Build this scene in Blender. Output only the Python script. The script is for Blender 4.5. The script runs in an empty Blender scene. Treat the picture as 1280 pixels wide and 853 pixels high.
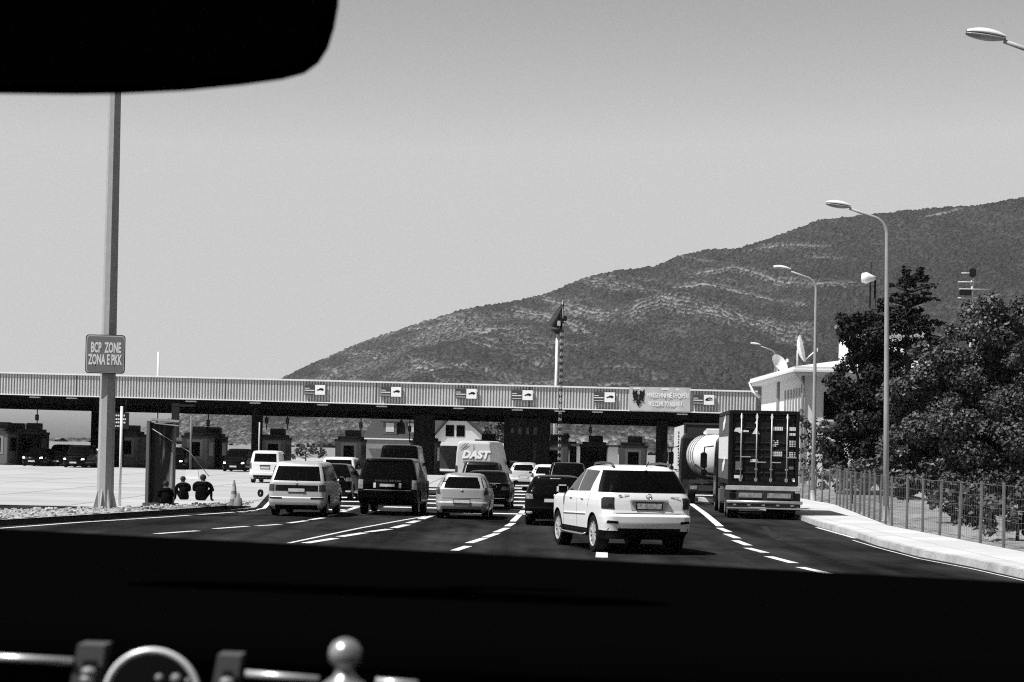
import bpy, bmesh, math, random
import numpy as np
from mathutils import Vector, Matrix
random.seed(7); RNG = np.random.default_rng(7)
SC = bpy.context.scene
COL = SC.collection
PI = math.pi
R = math.radians

# ------------------------------------------------------------------ camera model
FPX, CX, HY, EYE, ROLL = 2500.0, 640.0, 560.0, 2.3, R(1.3)
CR, SR = math.cos(ROLL), math.sin(ROLL)
def uv(px, py):
    a, b = px - CX, py - HY
    return a*CR + b*SR, a*SR - b*CR
def P(px, py, Y):
    u, v = uv(px, py)
    return Vector((u*Y/FPX, Y, EYE + v*Y/FPX))
def G(px, py, z=0.0):
    u, v = uv(px, py)
    Y = FPX*(z - EYE)/v
    return Vector((u*Y/FPX, Y, z))
def XG(px, Y, z=0.0):
    v = (z - EYE)*FPX/Y
    return ((px - CX) - v*SR)/CR*Y/FPX

# ------------------------------------------------------------------ materials
MATS = {}
def mat(name, col, rough=0.6, metal=0.0, spec=0.5, var=0.0, scale=2.0, bump=0.0, bscale=None, coat=0.0, detail=6, stretch=None):
    if name in MATS: return MATS[name]
    m = bpy.data.materials.new(name); m.use_nodes = True
    nt = m.node_tree; b = nt.nodes['Principled BSDF']
    b.inputs['Base Color'].default_value = (col, col, col, 1)
    b.inputs['Roughness'].default_value = rough
    b.inputs['Metallic'].default_value = metal
    b.inputs['Specular IOR Level'].default_value = spec
    b.inputs['Coat Weight'].default_value = coat
    b.inputs['Coat Roughness'].default_value = 0.04
    if var or bump:
        tc = nt.nodes.new('ShaderNodeTexCoord')
        mp = nt.nodes.new('ShaderNodeMapping')
        if stretch: mp.inputs['Scale'].default_value = stretch
        nt.links.new(tc.outputs['Object'], mp.inputs['Vector'])
        n = nt.nodes.new('ShaderNodeTexNoise'); n.inputs['Scale'].default_value = scale; n.inputs['Detail'].default_value = detail
        n.inputs['Roughness'].default_value = 0.65
        nt.links.new(mp.outputs['Vector'], n.inputs['Vector'])
        if var:
            r = nt.nodes.new('ShaderNodeMapRange')
            r.inputs['From Min'].default_value = 0.28; r.inputs['From Max'].default_value = 0.72
            r.inputs['To Min'].default_value = col*(1-var); r.inputs['To Max'].default_value = min(0.95, col*(1+var))
            nt.links.new(n.outputs['Fac'], r.inputs['Value'])
            cc = nt.nodes.new('ShaderNodeCombineColor')
            for k in range(3): nt.links.new(r.outputs['Result'], cc.inputs[k])
            nt.links.new(cc.outputs['Color'], b.inputs['Base Color'])
        if bump:
            n2 = nt.nodes.new('ShaderNodeTexNoise'); n2.inputs['Scale'].default_value = bscale or scale*3; n2.inputs['Detail'].default_value = 8
            nt.links.new(mp.outputs['Vector'], n2.inputs['Vector'])
            bp = nt.nodes.new('ShaderNodeBump'); bp.inputs['Strength'].default_value = bump
            bp.inputs['Distance'].default_value = 0.05
            nt.links.new(n2.outputs['Fac'], bp.inputs['Height'])
            nt.links.new(bp.outputs['Normal'], b.inputs['Normal'])
    MATS[name] = m
    return m

ASPHALT = mat('asphalt', 0.022, 0.85, spec=0.0, var=0.85, scale=0.45, bump=0.25, bscale=30, stretch=(0.9, 0.30, 1))
CONCRETE = mat('concrete', 0.42, 0.9, spec=0.2, var=0.14, scale=0.25, bump=0.2, bscale=9, stretch=(0.4, 1, 1))
PAVING = mat('paving', 0.56, 0.9, spec=0.2, var=0.12, scale=0.6, bump=0.3, bscale=12)
def joints(m, w, h, mortar, dark):                    # slab joints cut into a concrete surface
    nt = m.node_tree; b = nt.nodes['Principled BSDF']; src = b.inputs['Base Color'].links[0].from_socket
    tc = nt.nodes.new('ShaderNodeTexCoord'); br = nt.nodes.new('ShaderNodeTexBrick'); br.offset = 0.0
    br.inputs['Scale'].default_value = 1.0; br.inputs['Brick Width'].default_value = w; br.inputs['Row Height'].default_value = h; br.inputs['Mortar Size'].default_value = mortar; br.inputs['Mortar Smooth'].default_value = .3
    br.inputs['Color1'].default_value = (1,1,1,1); br.inputs['Color2'].default_value = (.88,.88,.88,1); br.inputs['Mortar'].default_value = (dark,dark,dark,1)
    mx = nt.nodes.new('ShaderNodeMixRGB'); mx.blend_type = 'MULTIPLY'; mx.inputs['Fac'].default_value = 1
    nt.links.new(tc.outputs['Object'], br.inputs['Vector']); nt.links.new(src, mx.inputs['Color1']); nt.links.new(br.outputs['Color'], mx.inputs['Color2']); nt.links.new(mx.outputs['Color'], b.inputs['Base Color'])
joints(CONCRETE, 5.0, 6.0, .10, .55); joints(PAVING, 1.5, 2.0, .03, .6)
KERBSTONE = mat('kerbstone', 0.42, 0.9, spec=0.2, var=0.3, scale=1.4, bump=0.3, bscale=14)
GRAVEL = mat('gravel', 0.34, 0.95, spec=0.1, var=0.6, scale=3.5, bump=1.0, bscale=8)
SOIL = mat('dry_soil', 0.22, 0.95, spec=0.1, var=0.4, scale=0.9, bump=1.0, bscale=5)
ROADPAINT = mat('road_paint', 0.62, 0.8, spec=0.1, var=0.45, scale=7)
def wear_tracks():                                   # wheel tracks along the lanes on top of the patchy asphalt
    nt = ASPHALT.node_tree; b = nt.nodes['Principled BSDF']; src = b.inputs['Base Color'].links[0].from_socket
    tc = nt.nodes.new('ShaderNodeTexCoord'); mp = nt.nodes.new('ShaderNodeMapping'); mp.inputs['Scale'].default_value = (1.1, .012, 1); mp.inputs['Rotation'].default_value = (0, 0, .045)
    n = nt.nodes.new('ShaderNodeTexNoise'); n.inputs['Scale'].default_value = 1.0; n.inputs['Detail'].default_value = 3
    r = nt.nodes.new('ShaderNodeMapRange'); r.inputs['From Min'].default_value = .35; r.inputs['From Max'].default_value = .65; r.inputs['To Min'].default_value = .62; r.inputs['To Max'].default_value = 1.35
    mx = nt.nodes.new('ShaderNodeMixRGB'); mx.blend_type = 'MULTIPLY'; mx.inputs['Fac'].default_value = 1
    nt.links.new(tc.outputs['Object'], mp.inputs['Vector']); nt.links.new(mp.outputs['Vector'], n.inputs['Vector']); nt.links.new(n.outputs['Fac'], r.inputs['Value'])
    nt.links.new(src, mx.inputs['Color1']); nt.links.new(r.outputs['Result'], mx.inputs['Color2']); nt.links.new(mx.outputs['Color'], b.inputs['Base Color'])
wear_tracks()
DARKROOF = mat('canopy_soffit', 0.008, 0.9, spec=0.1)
GALV = mat('galvanised_steel', 0.42, 0.5, metal=0.0, spec=0.5, var=0.12, scale=5)
LAMPGREY = mat('lamp_post_grey', 0.33, 0.55, var=0.12, scale=3)
BLACKMET = mat('black_metal', 0.012, 0.6, spec=0.25)
RUBBER = mat('tyre_rubber', 0.007, 0.8, spec=0.12)
UNDER = mat('black_plastic', 0.006, 0.7, spec=0.1)
GLASS = mat('tinted_window', 0.003, 0.12, spec=0.03)
GLASS2 = mat('greyish_window', 0.03, 0.1, spec=0.35)
RIM = mat('alloy_rim', 0.55, 0.3, metal=0.7)
CHROME = mat('chrome', 0.75, 0.18, metal=1.0)
WHITEPAINT = mat('white_car_paint', 0.80, 0.35, spec=0.45, coat=0.4, var=0.02, scale=1)
SILVER = mat('silver_car_paint', 0.58, 0.34, metal=0.35, coat=0.3, var=0.05, scale=1.5)
SILVER2 = mat('grey_silver_car_paint', 0.38, 0.34, metal=0.35, coat=0.3, var=0.05, scale=1.5)
BLACKPAINT = mat('black_car_paint', 0.0025, 0.2, spec=0.08, coat=0.03)
DARKPAINT = mat('dark_car_paint', 0.009, 0.28, spec=0.22, coat=0.1)
LENSDARK = mat('tail_lamp_lens', 0.05, 0.15, spec=0.5, var=0.5, scale=9)
LENSGREY = mat('clear_lamp_lens', 0.25, 0.2, spec=0.6, var=0.5, scale=14)
LENSWHITE = mat('white_reflector', 0.75, 0.25, spec=0.6)
PLATE = mat('number_plate', 0.62, 0.5, var=0.3, scale=16)
WHITEWALL = mat('white_render', 0.74, 0.85, spec=0.2, var=0.06, scale=0.8)
GREYWALL = mat('grey_render', 0.24, 0.85, spec=0.2, var=0.1, scale=0.8)
TILES = mat('roof_tiles', 0.05, 0.9, spec=0.2, var=0.3, scale=4)
BARK = mat('bark', 0.05, 0.95, spec=0.1, var=0.4, scale=6, bump=0.8)
WHITE = mat('white_lacquer', 0.76, 0.5, var=0.03, scale=2)
SIGNGREY = mat('sign_grey', 0.055, 0.55, spec=0.4)
INK = mat('black_ink', 0.008, 0.7, spec=0.2)

# ------------------------------------------------------------------ mesh builder
class MB:
    def __init__(self): self.v = []; self.f = []; self.mi = []; self.sm = []
    def add(self, vs, fs, mi=0, smooth=False, M=None):
        o = len(self.v)
        for p in vs:
            p = Vector(p)
            self.v.append(tuple(M @ p) if M is not None else tuple(p))
        for f in fs:
            self.f.append([i+o for i in f]); self.mi.append(mi); self.sm.append(smooth)
        return self
    def box(self, c, s, mi=0, M=None, taper=1.0, bev=0.0):
        x, y, z = c; a, b, h = s[0]/2, s[1]/2, s[2]/2
        if bev > 0:
            g = min(bev, a*0.9, b*0.9, h*0.9)
            vs = []; idx = {}
            bm = bmesh.new(); bmesh.ops.create_cube(bm, size=1)
            for q in bm.verts: q.co = Vector((q.co.x*s[0], q.co.y*s[1], q.co.z*s[2]))
            bmesh.ops.bevel(bm, geom=bm.edges[:], offset=g, segments=2, affect='EDGES')
            bm.verts.ensure_lookup_table()
            vs = [(q.co.x+x, q.co.y+y, q.co.z+z) for q in bm.verts]
            fs = [[q.index for q in f.verts] for f in bm.faces]
            bm.free()
            return self.add(vs, fs, mi, False, M)
        t = taper
        vs = [(x-a,y-b,z-h),(x+a,y-b,z-h),(x+a,y+b,z-h),(x-a,y+b,z-h),(x-a*t,y-b*t,z+h),(x+a*t,y-b*t,z+h),(x+a*t,y+b*t,z+h),(x-a*t,y+b*t,z+h)]
        return self.add(vs, [(0,3,2,1),(4,5,6,7),(0,1,5,4),(1,2,6,5),(2,3,7,6),(3,0,4,7)], mi, False, M)
    def tube(self, pts, rad, n=8, mi=0, M=None, cap=True, smooth=True):
        pts = [Vector(p) for p in pts]
        rads = rad if isinstance(rad, (list, tuple)) else [rad]*len(pts)
        vs = []; fs = []
        prev = None
        for i, p in enumerate(pts):
            d = (pts[min(i+1, len(pts)-1)] - pts[max(i-1, 0)])
            if d.length < 1e-9: d = Vector((0,0,1))
            d.normalize()
            if prev is None:
                ref = Vector((0,0,1)) if abs(d.z) < 0.9 else Vector((1,0,0))
                a = d.cross(ref).normalized()
            else:
                a = (prev - d*prev.dot(d)).normalized()
            prev = a; b = d.cross(a)
            for k in range(n):
                t = 2*PI*k/n
                vs.append(p + (a*math.cos(t) + b*math.sin(t))*rads[i])
        for i in range(len(pts)-1):
            for k in range(n):
                fs.append((i*n+k, i*n+(k+1)%n, (i+1)*n+(k+1)%n, (i+1)*n+k))
        self.add(vs, fs, mi, smooth, M)
        if cap:
            self.add(vs[:n], [tuple(range(n))[::-1]], mi, False, M); self.add(vs[-n:], [tuple(range(n))], mi, False, M)
        return self
    def lathe(self, prof, n=24, mi=0, M=None, axis='z', smooth=True):
        vs = []; fs = []
        for (r, h) in prof:
            for k in range(n):
                t = 2*PI*k/n; a, b = r*math.cos(t), r*math.sin(t)
                vs.append((a, b, h) if axis == 'z' else (h, a, b))
        for i in range(len(prof)-1):
            for k in range(n):
                fs.append((i*n+k, i*n+(k+1)%n, (i+1)*n+(k+1)%n, (i+1)*n+k))
        return self.add(vs, fs, mi, smooth, M)
    def prism(self, poly, d0, d1, axis='y', mi=0, M=None):
        n = len(poly)
        def q(p, d):
            return {'y': (p[0], d, p[1]), 'x': (d, p[0], p[1]), 'z': (p[0], p[1], d)}[axis]
        vs = [q(p, d0) for p in poly] + [q(p, d1) for p in poly]
        fs = [tuple(range(n)), tuple(range(2*n-1, n-1, -1))] + [(i, i+n, (i+1)%n+n, (i+1)%n) for i in range(n)]
        return self.add(vs, fs, mi, False, M)
    def build(self, name, mats, parent=None, loc=None, recalc=True, sharp=None):
        me = bpy.data.meshes.new(name)
        me.from_pydata(self.v, [], self.f)
        if not isinstance(mats, (list, tuple)): mats = [mats]
        for m in mats: me.materials.append(m)
        me.polygons.foreach_set('material_index', self.mi)
        me.polygons.foreach_set('use_smooth', self.sm)
        if recalc:
            bm = bmesh.new(); bm.from_mesh(me)
            bmesh.ops.remove_doubles(bm, verts=bm.verts, dist=1e-5)
            bmesh.ops.recalc_face_normals(bm, faces=bm.faces)
            bm.to_mesh(me); bm.free()
        if sharp: me.set_sharp_from_angle(angle=R(sharp))
        me.update()
        o = bpy.data.objects.new(name, me); COL.objects.link(o)
        if parent: o.parent = parent
        if loc is not None: o.location = loc
        return o

def tag(o, label=None, cat=None, group=None, kind=None):
    if label: o['label'] = label
    if cat: o['category'] = cat
    if group: o['group'] = group
    if kind: o['kind'] = kind
    return o
def empty(name, label, cat, loc=(0,0,0), rz=0.0, group=None):
    o = bpy.data.objects.new(name, None); COL.objects.link(o)
    o.empty_display_size = 0.2
    o.location = loc; o.rotation_euler = (0, 0, rz)
    return tag(o, label, cat, group)
def kids(o): return [c for c in bpy.data.objects if c.parent == o]
def copy_tree(o, parent=None):
    c = o.copy(); COL.objects.link(c); c.parent = parent
    for ch in kids(o): copy_tree(ch, c)
    return c
def text(s, size, m, name, parent, M, sx=1.0, fit=None, bold=0.0, ext=0.003, align='CENTER', shear=0.0, space=1.0):
    cu = bpy.data.curves.new('txt', 'FONT'); cu.body = s; cu.size = size; cu.align_x = align; cu.align_y = 'CENTER'
    cu.extrude = ext; cu.offset = bold; cu.shear = shear; cu.resolution_u = 3; cu.space_character = space
    to = bpy.data.objects.new('txt', cu)
    me = bpy.data.meshes.new_from_object(to)
    bpy.data.objects.remove(to); bpy.data.curves.remove(cu)
    me.name = name
    if fit:
        xs = [q.co.x for q in me.vertices]; sx = fit/(max(xs)-min(xs))
    me.transform(M @ Matrix.Diagonal((sx, 1, 1, 1)))
    me.materials.clear(); me.materials.append(m)
    o = bpy.data.objects.new(name, me); COL.objects.link(o); o.parent = parent
    return o
FACE_Y = Matrix.Rotation(PI/2, 4, 'X')        # text plane facing -Y (towards the camera)
def TM(x, y, z, rz=0): return Matrix.Translation((x, y, z)) @ Matrix.Rotation(rz, 4, 'Z') @ FACE_Y

def sheet(name, pts, z, m, kind='structure', thick=0.0):
    mb = MB(); n = len(pts)
    vs = [(p[0], p[1], z) for p in pts]
    fs = [tuple(range(n))]
    if thick:
        vs += [(p[0], p[1], z-thick) for p in pts]
        fs += [(i, i+n, (i+1)%n+n, (i+1)%n) for i in range(n)]
    mb.add(vs, fs)
    o = mb.build(name, m)
    o['kind'] = kind
    return o

# ------------------------------------------------------------------ world, sun, camera
SUN_EL, SUN_AZ = R(58), R(61)      # azimuth: from straight behind the camera towards the left
sd = Vector((-math.cos(SUN_EL)*math.sin(SUN_AZ), -math.cos(SUN_EL)*math.cos(SUN_AZ), math.sin(SUN_EL)))
w = bpy.data.worlds.new('World'); SC.world = w; w.use_nodes = True
nt = w.node_tree
for n in list(nt.nodes): nt.nodes.remove(n)
out = nt.nodes.new('ShaderNodeOutputWorld'); bg = nt.nodes.new('ShaderNodeBackground')
sky = nt.nodes.new('ShaderNodeTexSky'); sky.sky_type = 'NISHITA'; sky.sun_disc = False
sky.sun_elevation = SUN_EL
sky.sun_rotation = math.atan2(sd.x, sd.y)
sky.air_density = 1.0; sky.dust_density = 1.5; sky.ozone_density = 1.0; sky.altitude = 300
bw = nt.nodes.new('ShaderNodeRGBToBW')
nt.links.new(sky.outputs['Color'], bw.inputs['Color'])
dv = nt.nodes.new('ShaderNodeMath'); dv.operation = 'DIVIDE'; dv.inputs[1].default_value = 3.88
pw = nt.nodes.new('ShaderNodeMath'); pw.operation = 'POWER'; pw.inputs[1].default_value = 2.0
ml = nt.nodes.new('ShaderNodeMath'); ml.operation = 'MULTIPLY'; ml.inputs[1].default_value = 6.6
nt.links.new(bw.outputs['Val'], dv.inputs[0]); mn = nt.nodes.new('ShaderNodeMath'); mn.operation = 'MINIMUM'; mn.inputs[1].default_value = 0.985      # keeps the glow round the sun from lighting the shade
nt.links.new(dv.outputs['Value'], mn.inputs[0]); nt.links.new(mn.outputs['Value'], pw.inputs[0]); nt.links.new(pw.outputs['Value'], ml.inputs[0]); nt.links.new(ml.outputs['Value'], bg.inputs['Color'])
bg.inputs['Strength'].default_value = 0.080
nt.links.new(bg.outputs['Background'], out.inputs['Surface'])
sl = bpy.data.lights.new('sun', 'SUN'); sl.energy = 5.0; sl.angle = R(0.53); sl.color = (1, 1, 1)
so = bpy.data.objects.new('sun', sl); COL.objects.link(so)
so.rotation_euler = sd.to_track_quat('Z', 'Y').to_euler(); so.location = (-60, -30, 90)

cd = bpy.data.cameras.new('camera'); cam = bpy.data.objects.new('camera', cd); COL.objects.link(cam)
cd.sensor_fit = 'HORIZONTAL'; cd.sensor_width = 36; cd.lens = 36*FPX/1280
cd.shift_y = (HY - 426.5)/1280; cd.clip_start = 0.05; cd.clip_end = 20000
cam.location = (0, 0, EYE)
cam.rotation_euler = (Matrix.Rotation(PI/2, 3, 'X') @ Matrix.Rotation(ROLL, 3, 'Z')).to_euler()
cd.dof.use_dof = True; cd.dof.focus_distance = 60; cd.dof.aperture_fstop = 20
SC.camera = cam
vs_ = SC.view_settings
vs_.view_transform = 'Standard'; vs_.look = 'None'; vs_.gamma = 1.0; vs_.exposure = 0.25; vs_.use_curve_mapping = False
SC.render.engine = 'CYCLES'
SC.cycles.max_bounces = 6; SC.cycles.transparent_max_bounces = 8
SC.cycles.use_denoising = False          # denoising smears the scrub and the leaves; the fine noise left reads as film grain
SC.cycles.pixel_filter_type = 'BLACKMAN_HARRIS'; SC.cycles.filter_width = 1.15
SC.cycles.sample_clamp_indirect = 1.5; SC.cycles.caustics_reflective = False; SC.cycles.caustics_refractive = False
# ------------------------------------------------------------------ vehicles
class Shell:
    """Body described by horizontal slices (z, half width, rear y, front y, rear corner radius, front corner radius)."""
    def __init__(self, sl):
        a = np.array(sl, float); self.a = a; self.z = a[:, 0]
    def at(self, z):
        return [float(np.interp(z, self.z, self.a[:, k])) for k in range(1, 6)]
    CRB, CRF = 0.04, 0.09            # how far the middle of the tail and of the nose bulge
    def sx(self, y, z):
        w, yr, yf, rr, rf = self.at(z); yr += self.CRB; yf -= self.CRF
        bow = 0.035*(1-((y-(yr+yf)/2)/max(.2,(yf-yr)/2))**2) - 0.035
        bow = max(bow, -0.035)
        if y < yr+rr:
            d = min(rr, yr+rr-y); return w+bow-rr+math.sqrt(max(0, rr*rr-d*d))
        if y > yf-rf:
            d = min(rf, y-(yf-rf)); return w+bow-rf+math.sqrt(max(0, rf*rf-d*d))
        return w+bow
    def ry(self, x, z):
        w, yr, yf, rr, rf = self.at(z); w -= 0.035
        x = abs(x); c = max(.05, w-rr)
        if x > c:
            d = min(rr*0.995, x-c); return yr+self.CRB+rr-math.sqrt(rr*rr-d*d)
        return yr+self.CRB*(x/c)**2
    def fy(self, x, z):
        w, yr, yf, rr, rf = self.at(z); w -= 0.035
        x = abs(x); c = max(.05, w-rf)
        if x > c:
            d = min(rf*0.995, x-c); return yf-self.CRF-rf+math.sqrt(rf*rf-d*d)
        return yf-self.CRF*(x/c)**2
    def outline(self, z):
        w, yr, yf, rr, rf = self.at(z); w -= 0.035
        yb, yg = yr+self.CRB, yf-self.CRF
        half = [((w-rr)*k/6, self.ry((w-rr)*k/6, z)) for k in range(7)]
        for k in range(1, 9):
            t = PI/2*k/8; y = yb+rr-rr*math.cos(t); half.append((self.sx(y, z), y))
        for k in range(1, 11):
            y = yb+rr+(yg-rf-yb-rr)*k/10; half.append((self.sx(y, z), y))
        for k in range(1, 9):
            t = PI/2*k/8; y = yg-rf+rf*math.sin(t); half.append((self.sx(y, z), y))
        for k in range(1, 7):
            x = (w-rf)*(1-k/6); half.append((x, self.fy(x, z)))
        return half + [(-x, y) for x, y in half[-2:0:-1]]
    def body(self, name, m, parent, wheels=None, wr=0.33, rows=None):
        zs = sorted(set([round(float(q), 4) for q in self.z] + [round(float(q), 4) for q in np.linspace(self.z[0], self.z[-1], 26)]))
        mb = MB(); vs = []; n = None
        for z in zs:
            ol = self.outline(z); n = len(ol); vs += [(x, y, z) for x, y in ol]
        fs = []
        for i in range(len(zs)-1):
            for k in range(n):
                fs.append((i*n+k, i*n+(k+1)%n, (i+1)*n+(k+1)%n, (i+1)*n+k))
        mb.add(vs, fs, 0, True)
        mb.add(vs[:n], [tuple(range(n))[::-1]], 0, False); mb.add(vs[-n:], [tuple(range(n))], 0, True)
        o = mb.build(name, m)
        if wheels:
            cut = MB()
            for y in wheels:
                for s in (-1, 1):
                    w0 = self.sx(y, wr+.1)
                    cut.lathe([(0, s*(w0-0.34)), (wr*1.13, s*(w0-0.34)), (wr*1.13, s*(w0+.3)), (0, s*(w0+.3))], 28, 0, Matrix.Translation((0, y, wr)), axis='x', smooth=False)
            c = cut.build('cut', UNDER)
            md = o.modifiers.new('b', 'BOOLEAN'); md.operation = 'DIFFERENCE'; md.object = c; md.solver = 'EXACT'
            try: md.material_mode = 'TRANSFER'
            except Exception: pass
            dg = bpy.context.evaluated_depsgraph_get()
            me = bpy.data.meshes.new_from_object(o.evaluated_get(dg))
            o.modifiers.clear(); old = o.data; o.data = me; me.name = name; bpy.data.meshes.remove(old)
            bpy.data.objects.remove(c)
        for p in o.data.polygons: p.use_smooth = True
        o.data.set_sharp_from_angle(angle=R(33))
        o.parent = parent
        return o
    def pt(self, side, a, z):
        if side == 'L': return Vector((-self.sx(a, z), a, z))
        if side == 'R': return Vector((self.sx(a, z), a, z))
        if side == 'B': return Vector((a, self.ry(a, z), z))
        return Vector((a, self.fy(a, z), z))
    def panel(self, side, q, m, name, parent, off=0.007, n=(8, 6), mb=None, mi=0):
        """patch lying on the body between four corners (a,z) given as lower-left, lower-right, upper-right, upper-left."""
        own = mb is None
        if own: mb = MB()
        nu, nv = n; vs = []; inn = []
        for j in range(nv+1):
            for i in range(nu+1):
                s, t = i/nu, j/nv
                a = (q[0][0]*(1-s)+q[1][0]*s)*(1-t)+(q[3][0]*(1-s)+q[2][0]*s)*t
                z = (q[0][1]*(1-s)+q[1][1]*s)*(1-t)+(q[3][1]*(1-s)+q[2][1]*s)*t
                p = self.pt(side, a, z); e = 0.01
                du = self.pt(side, a+e, z)-self.pt(side, a-e, z); dv = self.pt(side, a, z+e)-self.pt(side, a, z-e)
                nr = du.cross(dv)
                nr = nr.normalized() if nr.length > 1e-9 else Vector((0,-1,0))
                outw = {'L': Vector((-1,0,.2)), 'R': Vector((1,0,.2)), 'B': Vector((0,-1,.2)), 'F': Vector((0,1,.2))}[side]
                if nr.dot(outw) < 0: nr = -nr
                vs.append(p+nr*off); inn.append(p-nr*0.012)
        W = nu+1; fs = [(j*W+i, j*W+i+1, (j+1)*W+i+1, (j+1)*W+i) for j in range(nv) for i in range(nu)]
        loop = [i for i in range(W)] + [j*W+nu for j in range(1, nv+1)] + [nv*W+i for i in range(nu-1, -1, -1)] + [j*W for j in range(nv-1, 0, -1)]
        base = len(vs); L = len(loop)
        vs2 = vs + [inn[k] for k in loop]
        fs2 = fs + [(loop[k], loop[(k+1)%L], base+(k+1)%L, base+k) for k in range(L)]
        mb.add(vs2, fs2, mi, True)
        if own: return mb.build(name, m, parent, sharp=40)
        return mb

def wheel(parent, x, y, r, wid, side, spokes=5, twin=False, detail=True, rimmat=None, sw=.12):
    mb = MB()
    h = wid/2
    prof = [(r*.66, -h*.9), (r*.80, -h), (r*.95, -h*.92), (r, -h*.6), (r, h*.6), (r*.95, h*.92), (r*.80, h), (r*.66, h*.9), (r*.62, h*.5), (r*.62, -h*.5), (r*.66, -h*.9)]
    mb.lathe(prof, 32, axis='x')
    o = mb.build('wheel', RUBBER, parent, (x, y, r), sharp=40)
    if detail:
        rb = MB(); s = side
        rb.lathe([(r*.62, s*h*.8), (r*.68, s*h*.93), (r*.66, s*h*.6), (r*.62, s*h*.3), (r*.62, s*h*.8)], 32, 0, axis='x')
        rb.lathe([(0, s*h*.35), (r*.62, s*h*.35)], 24, 1, axis='x')
        rb.lathe([(0, s*h*.86), (r*.13, s*h*.84), (r*.15, s*h*.4)], 16, 0, axis='x')
        for k in range(spokes):
            t0 = 2*PI*k/spokes
            for dt in ((-.09, .09) if twin else (0,)):
                t = t0+dt
                M = Matrix.Rotation(t, 4, 'X')
                rb.box((s*h*.70, 0, r*.37), (h*.28, r*(.036 if twin else sw), r*.56), 0, M)
        rb.build('rim', [rimmat or RIM, UNDER], o, sharp=35)
    return o

def skin_patch(body, cond, off, m, name, parent):
    """a part lying on the body: the body faces chosen by cond, lifted off along their normals, with a rim"""
    me = body.data; sel = [p for p in me.polygons if cond(p.center)]
    nrm = {}
    for p in sel:
        for i in p.vertices: nrm[i] = nrm.get(i, Vector((0,0,0))) + p.normal
    ids = list(nrm); ix = {v: k for k, v in enumerate(ids)}
    vs = [me.vertices[i].co + nrm[i].normalized()*off for i in ids] + [me.vertices[i].co - nrm[i].normalized()*.01 for i in ids]
    fs = [[ix[i] for i in p.vertices] for p in sel]; cnt = {}
    for f in fs:
        for a, b in zip(f, f[1:]+f[:1]): cnt[(a, b)] = 1
    rim = [(a, b) for (a, b) in cnt if (b, a) not in cnt]
    mb = MB(); n = len(ids); mb.add(vs, fs, 0, True); mb.add(vs, [(b, a, a+n, b+n) for a, b in rim], 0, False)
    return mb.build(name, m, parent, sharp=40)
def mirror_pair(sh, root, m, y, z, sides=('L', 'R'), sz=(.20, .10, .15)):
    for s in sides:
        sg = -1 if s == 'L' else 1
        x = sh.sx(y, z)
        mb = MB(); mb.box((sg*(x+.13), y, z+.03), sz, 0, bev=.04)
        mb.tube([(sg*(x-.03), y+.02, z-.03), (sg*(x+.06), y+.01, z)], .025, 6)
        o = mb.build('side_mirror', m, root, sharp=50)
        g = MB(); g.box((sg*(x+.13), y-sz[1]/2-.001, z+.03), (sz[0]*.82, .008, sz[2]*.78), 0, bev=.02); g.build('mirror_glass', GLASS, o)

def dress(root, sh, paint, c):
    """windows, lamps, plate, trim from a dict of panels"""
    for (nm, side, q, m) in c.get('panels', []):
        if side == 'LR':
            sh.panel('L', q, m, nm, root); sh.panel('R', q, m, nm, root)
        elif side == 'BB':
            sh.panel('B', q, m, nm, root)
            sh.panel('B', [(-q[1][0], q[1][1]), (-q[0][0], q[0][1]), (-q[3][0], q[3][1]), (-q[2][0], q[2][1])], m, nm, root)
        elif side == 'FF':
            sh.panel('F', q, m, nm, root)
            sh.panel('F', [(-q[1][0], q[1][1]), (-q[0][0], q[0][1]), (-q[3][0], q[3][1]), (-q[2][0], q[2][1])], m, nm, root)
        else:
            sh.panel(side, q, m, nm, root)
def plate(root, sh, z, w=.52, h=.115, y=None, m=None, x=0):
    mb = MB(); yy = (y if y is not None else min(sh.ry(0, z), sh.ry(0, z-.06), sh.ry(0, z+.06)))-.014
    mb.box((x, yy, z), (w, .016, h), 0, bev=.006)
    mb.box((x, yy-.001, z), (w+.03, .012, h+.03), 1)
    return mb.build('number_plate', [m or PLATE, UNDER], root)
def R4(a0, z0, a1, z1): return [(a0, z0), (a1, z0), (a1, z1), (a0, z1)]

YAW = -math.atan((752-640)/2500)
def car(name, label, cat, spec, px, Y, yaw=YAW, group=None, front_ref=False):
    """px, Y: where the middle of the rear (or nearest) face meets the road"""
    sh = Shell(spec['slices'])
    yr = spec['slices'][0][2] if not front_ref else spec['slices'][0][3]
    yr = min(s[2] for s in spec['slices']) if not front_ref else max(s[3] for s in spec['slices'])
    p = Vector((XG(px, Y), Y, 0)) - Matrix.Rotation(yaw, 3, 'Z') @ Vector((0, yr, 0))
    root = empty(name, label, cat, p, yaw, group)
    det = spec.get('detail', True)
    sh.body('body', spec['paint'], root, spec['axles'] if det else None, spec['wr'])
    for y in spec['axles']:
        for s in (-1, 1):
            x = s*(sh.sx(y, spec['wr']+.1)-.125)
            wheel(root, x, y, spec['wr'], .22, s, spec.get('spokes', 5), spec.get('twin', False), det)
    dress(root, sh, spec['paint'], spec)
    if spec.get('mirror'): mirror_pair(sh, root, spec.get('mirror_mat', spec['paint']), *spec['mirror'])
    if spec.get('plate'): plate(root, sh, *spec['plate'])
    return root, sh

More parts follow.
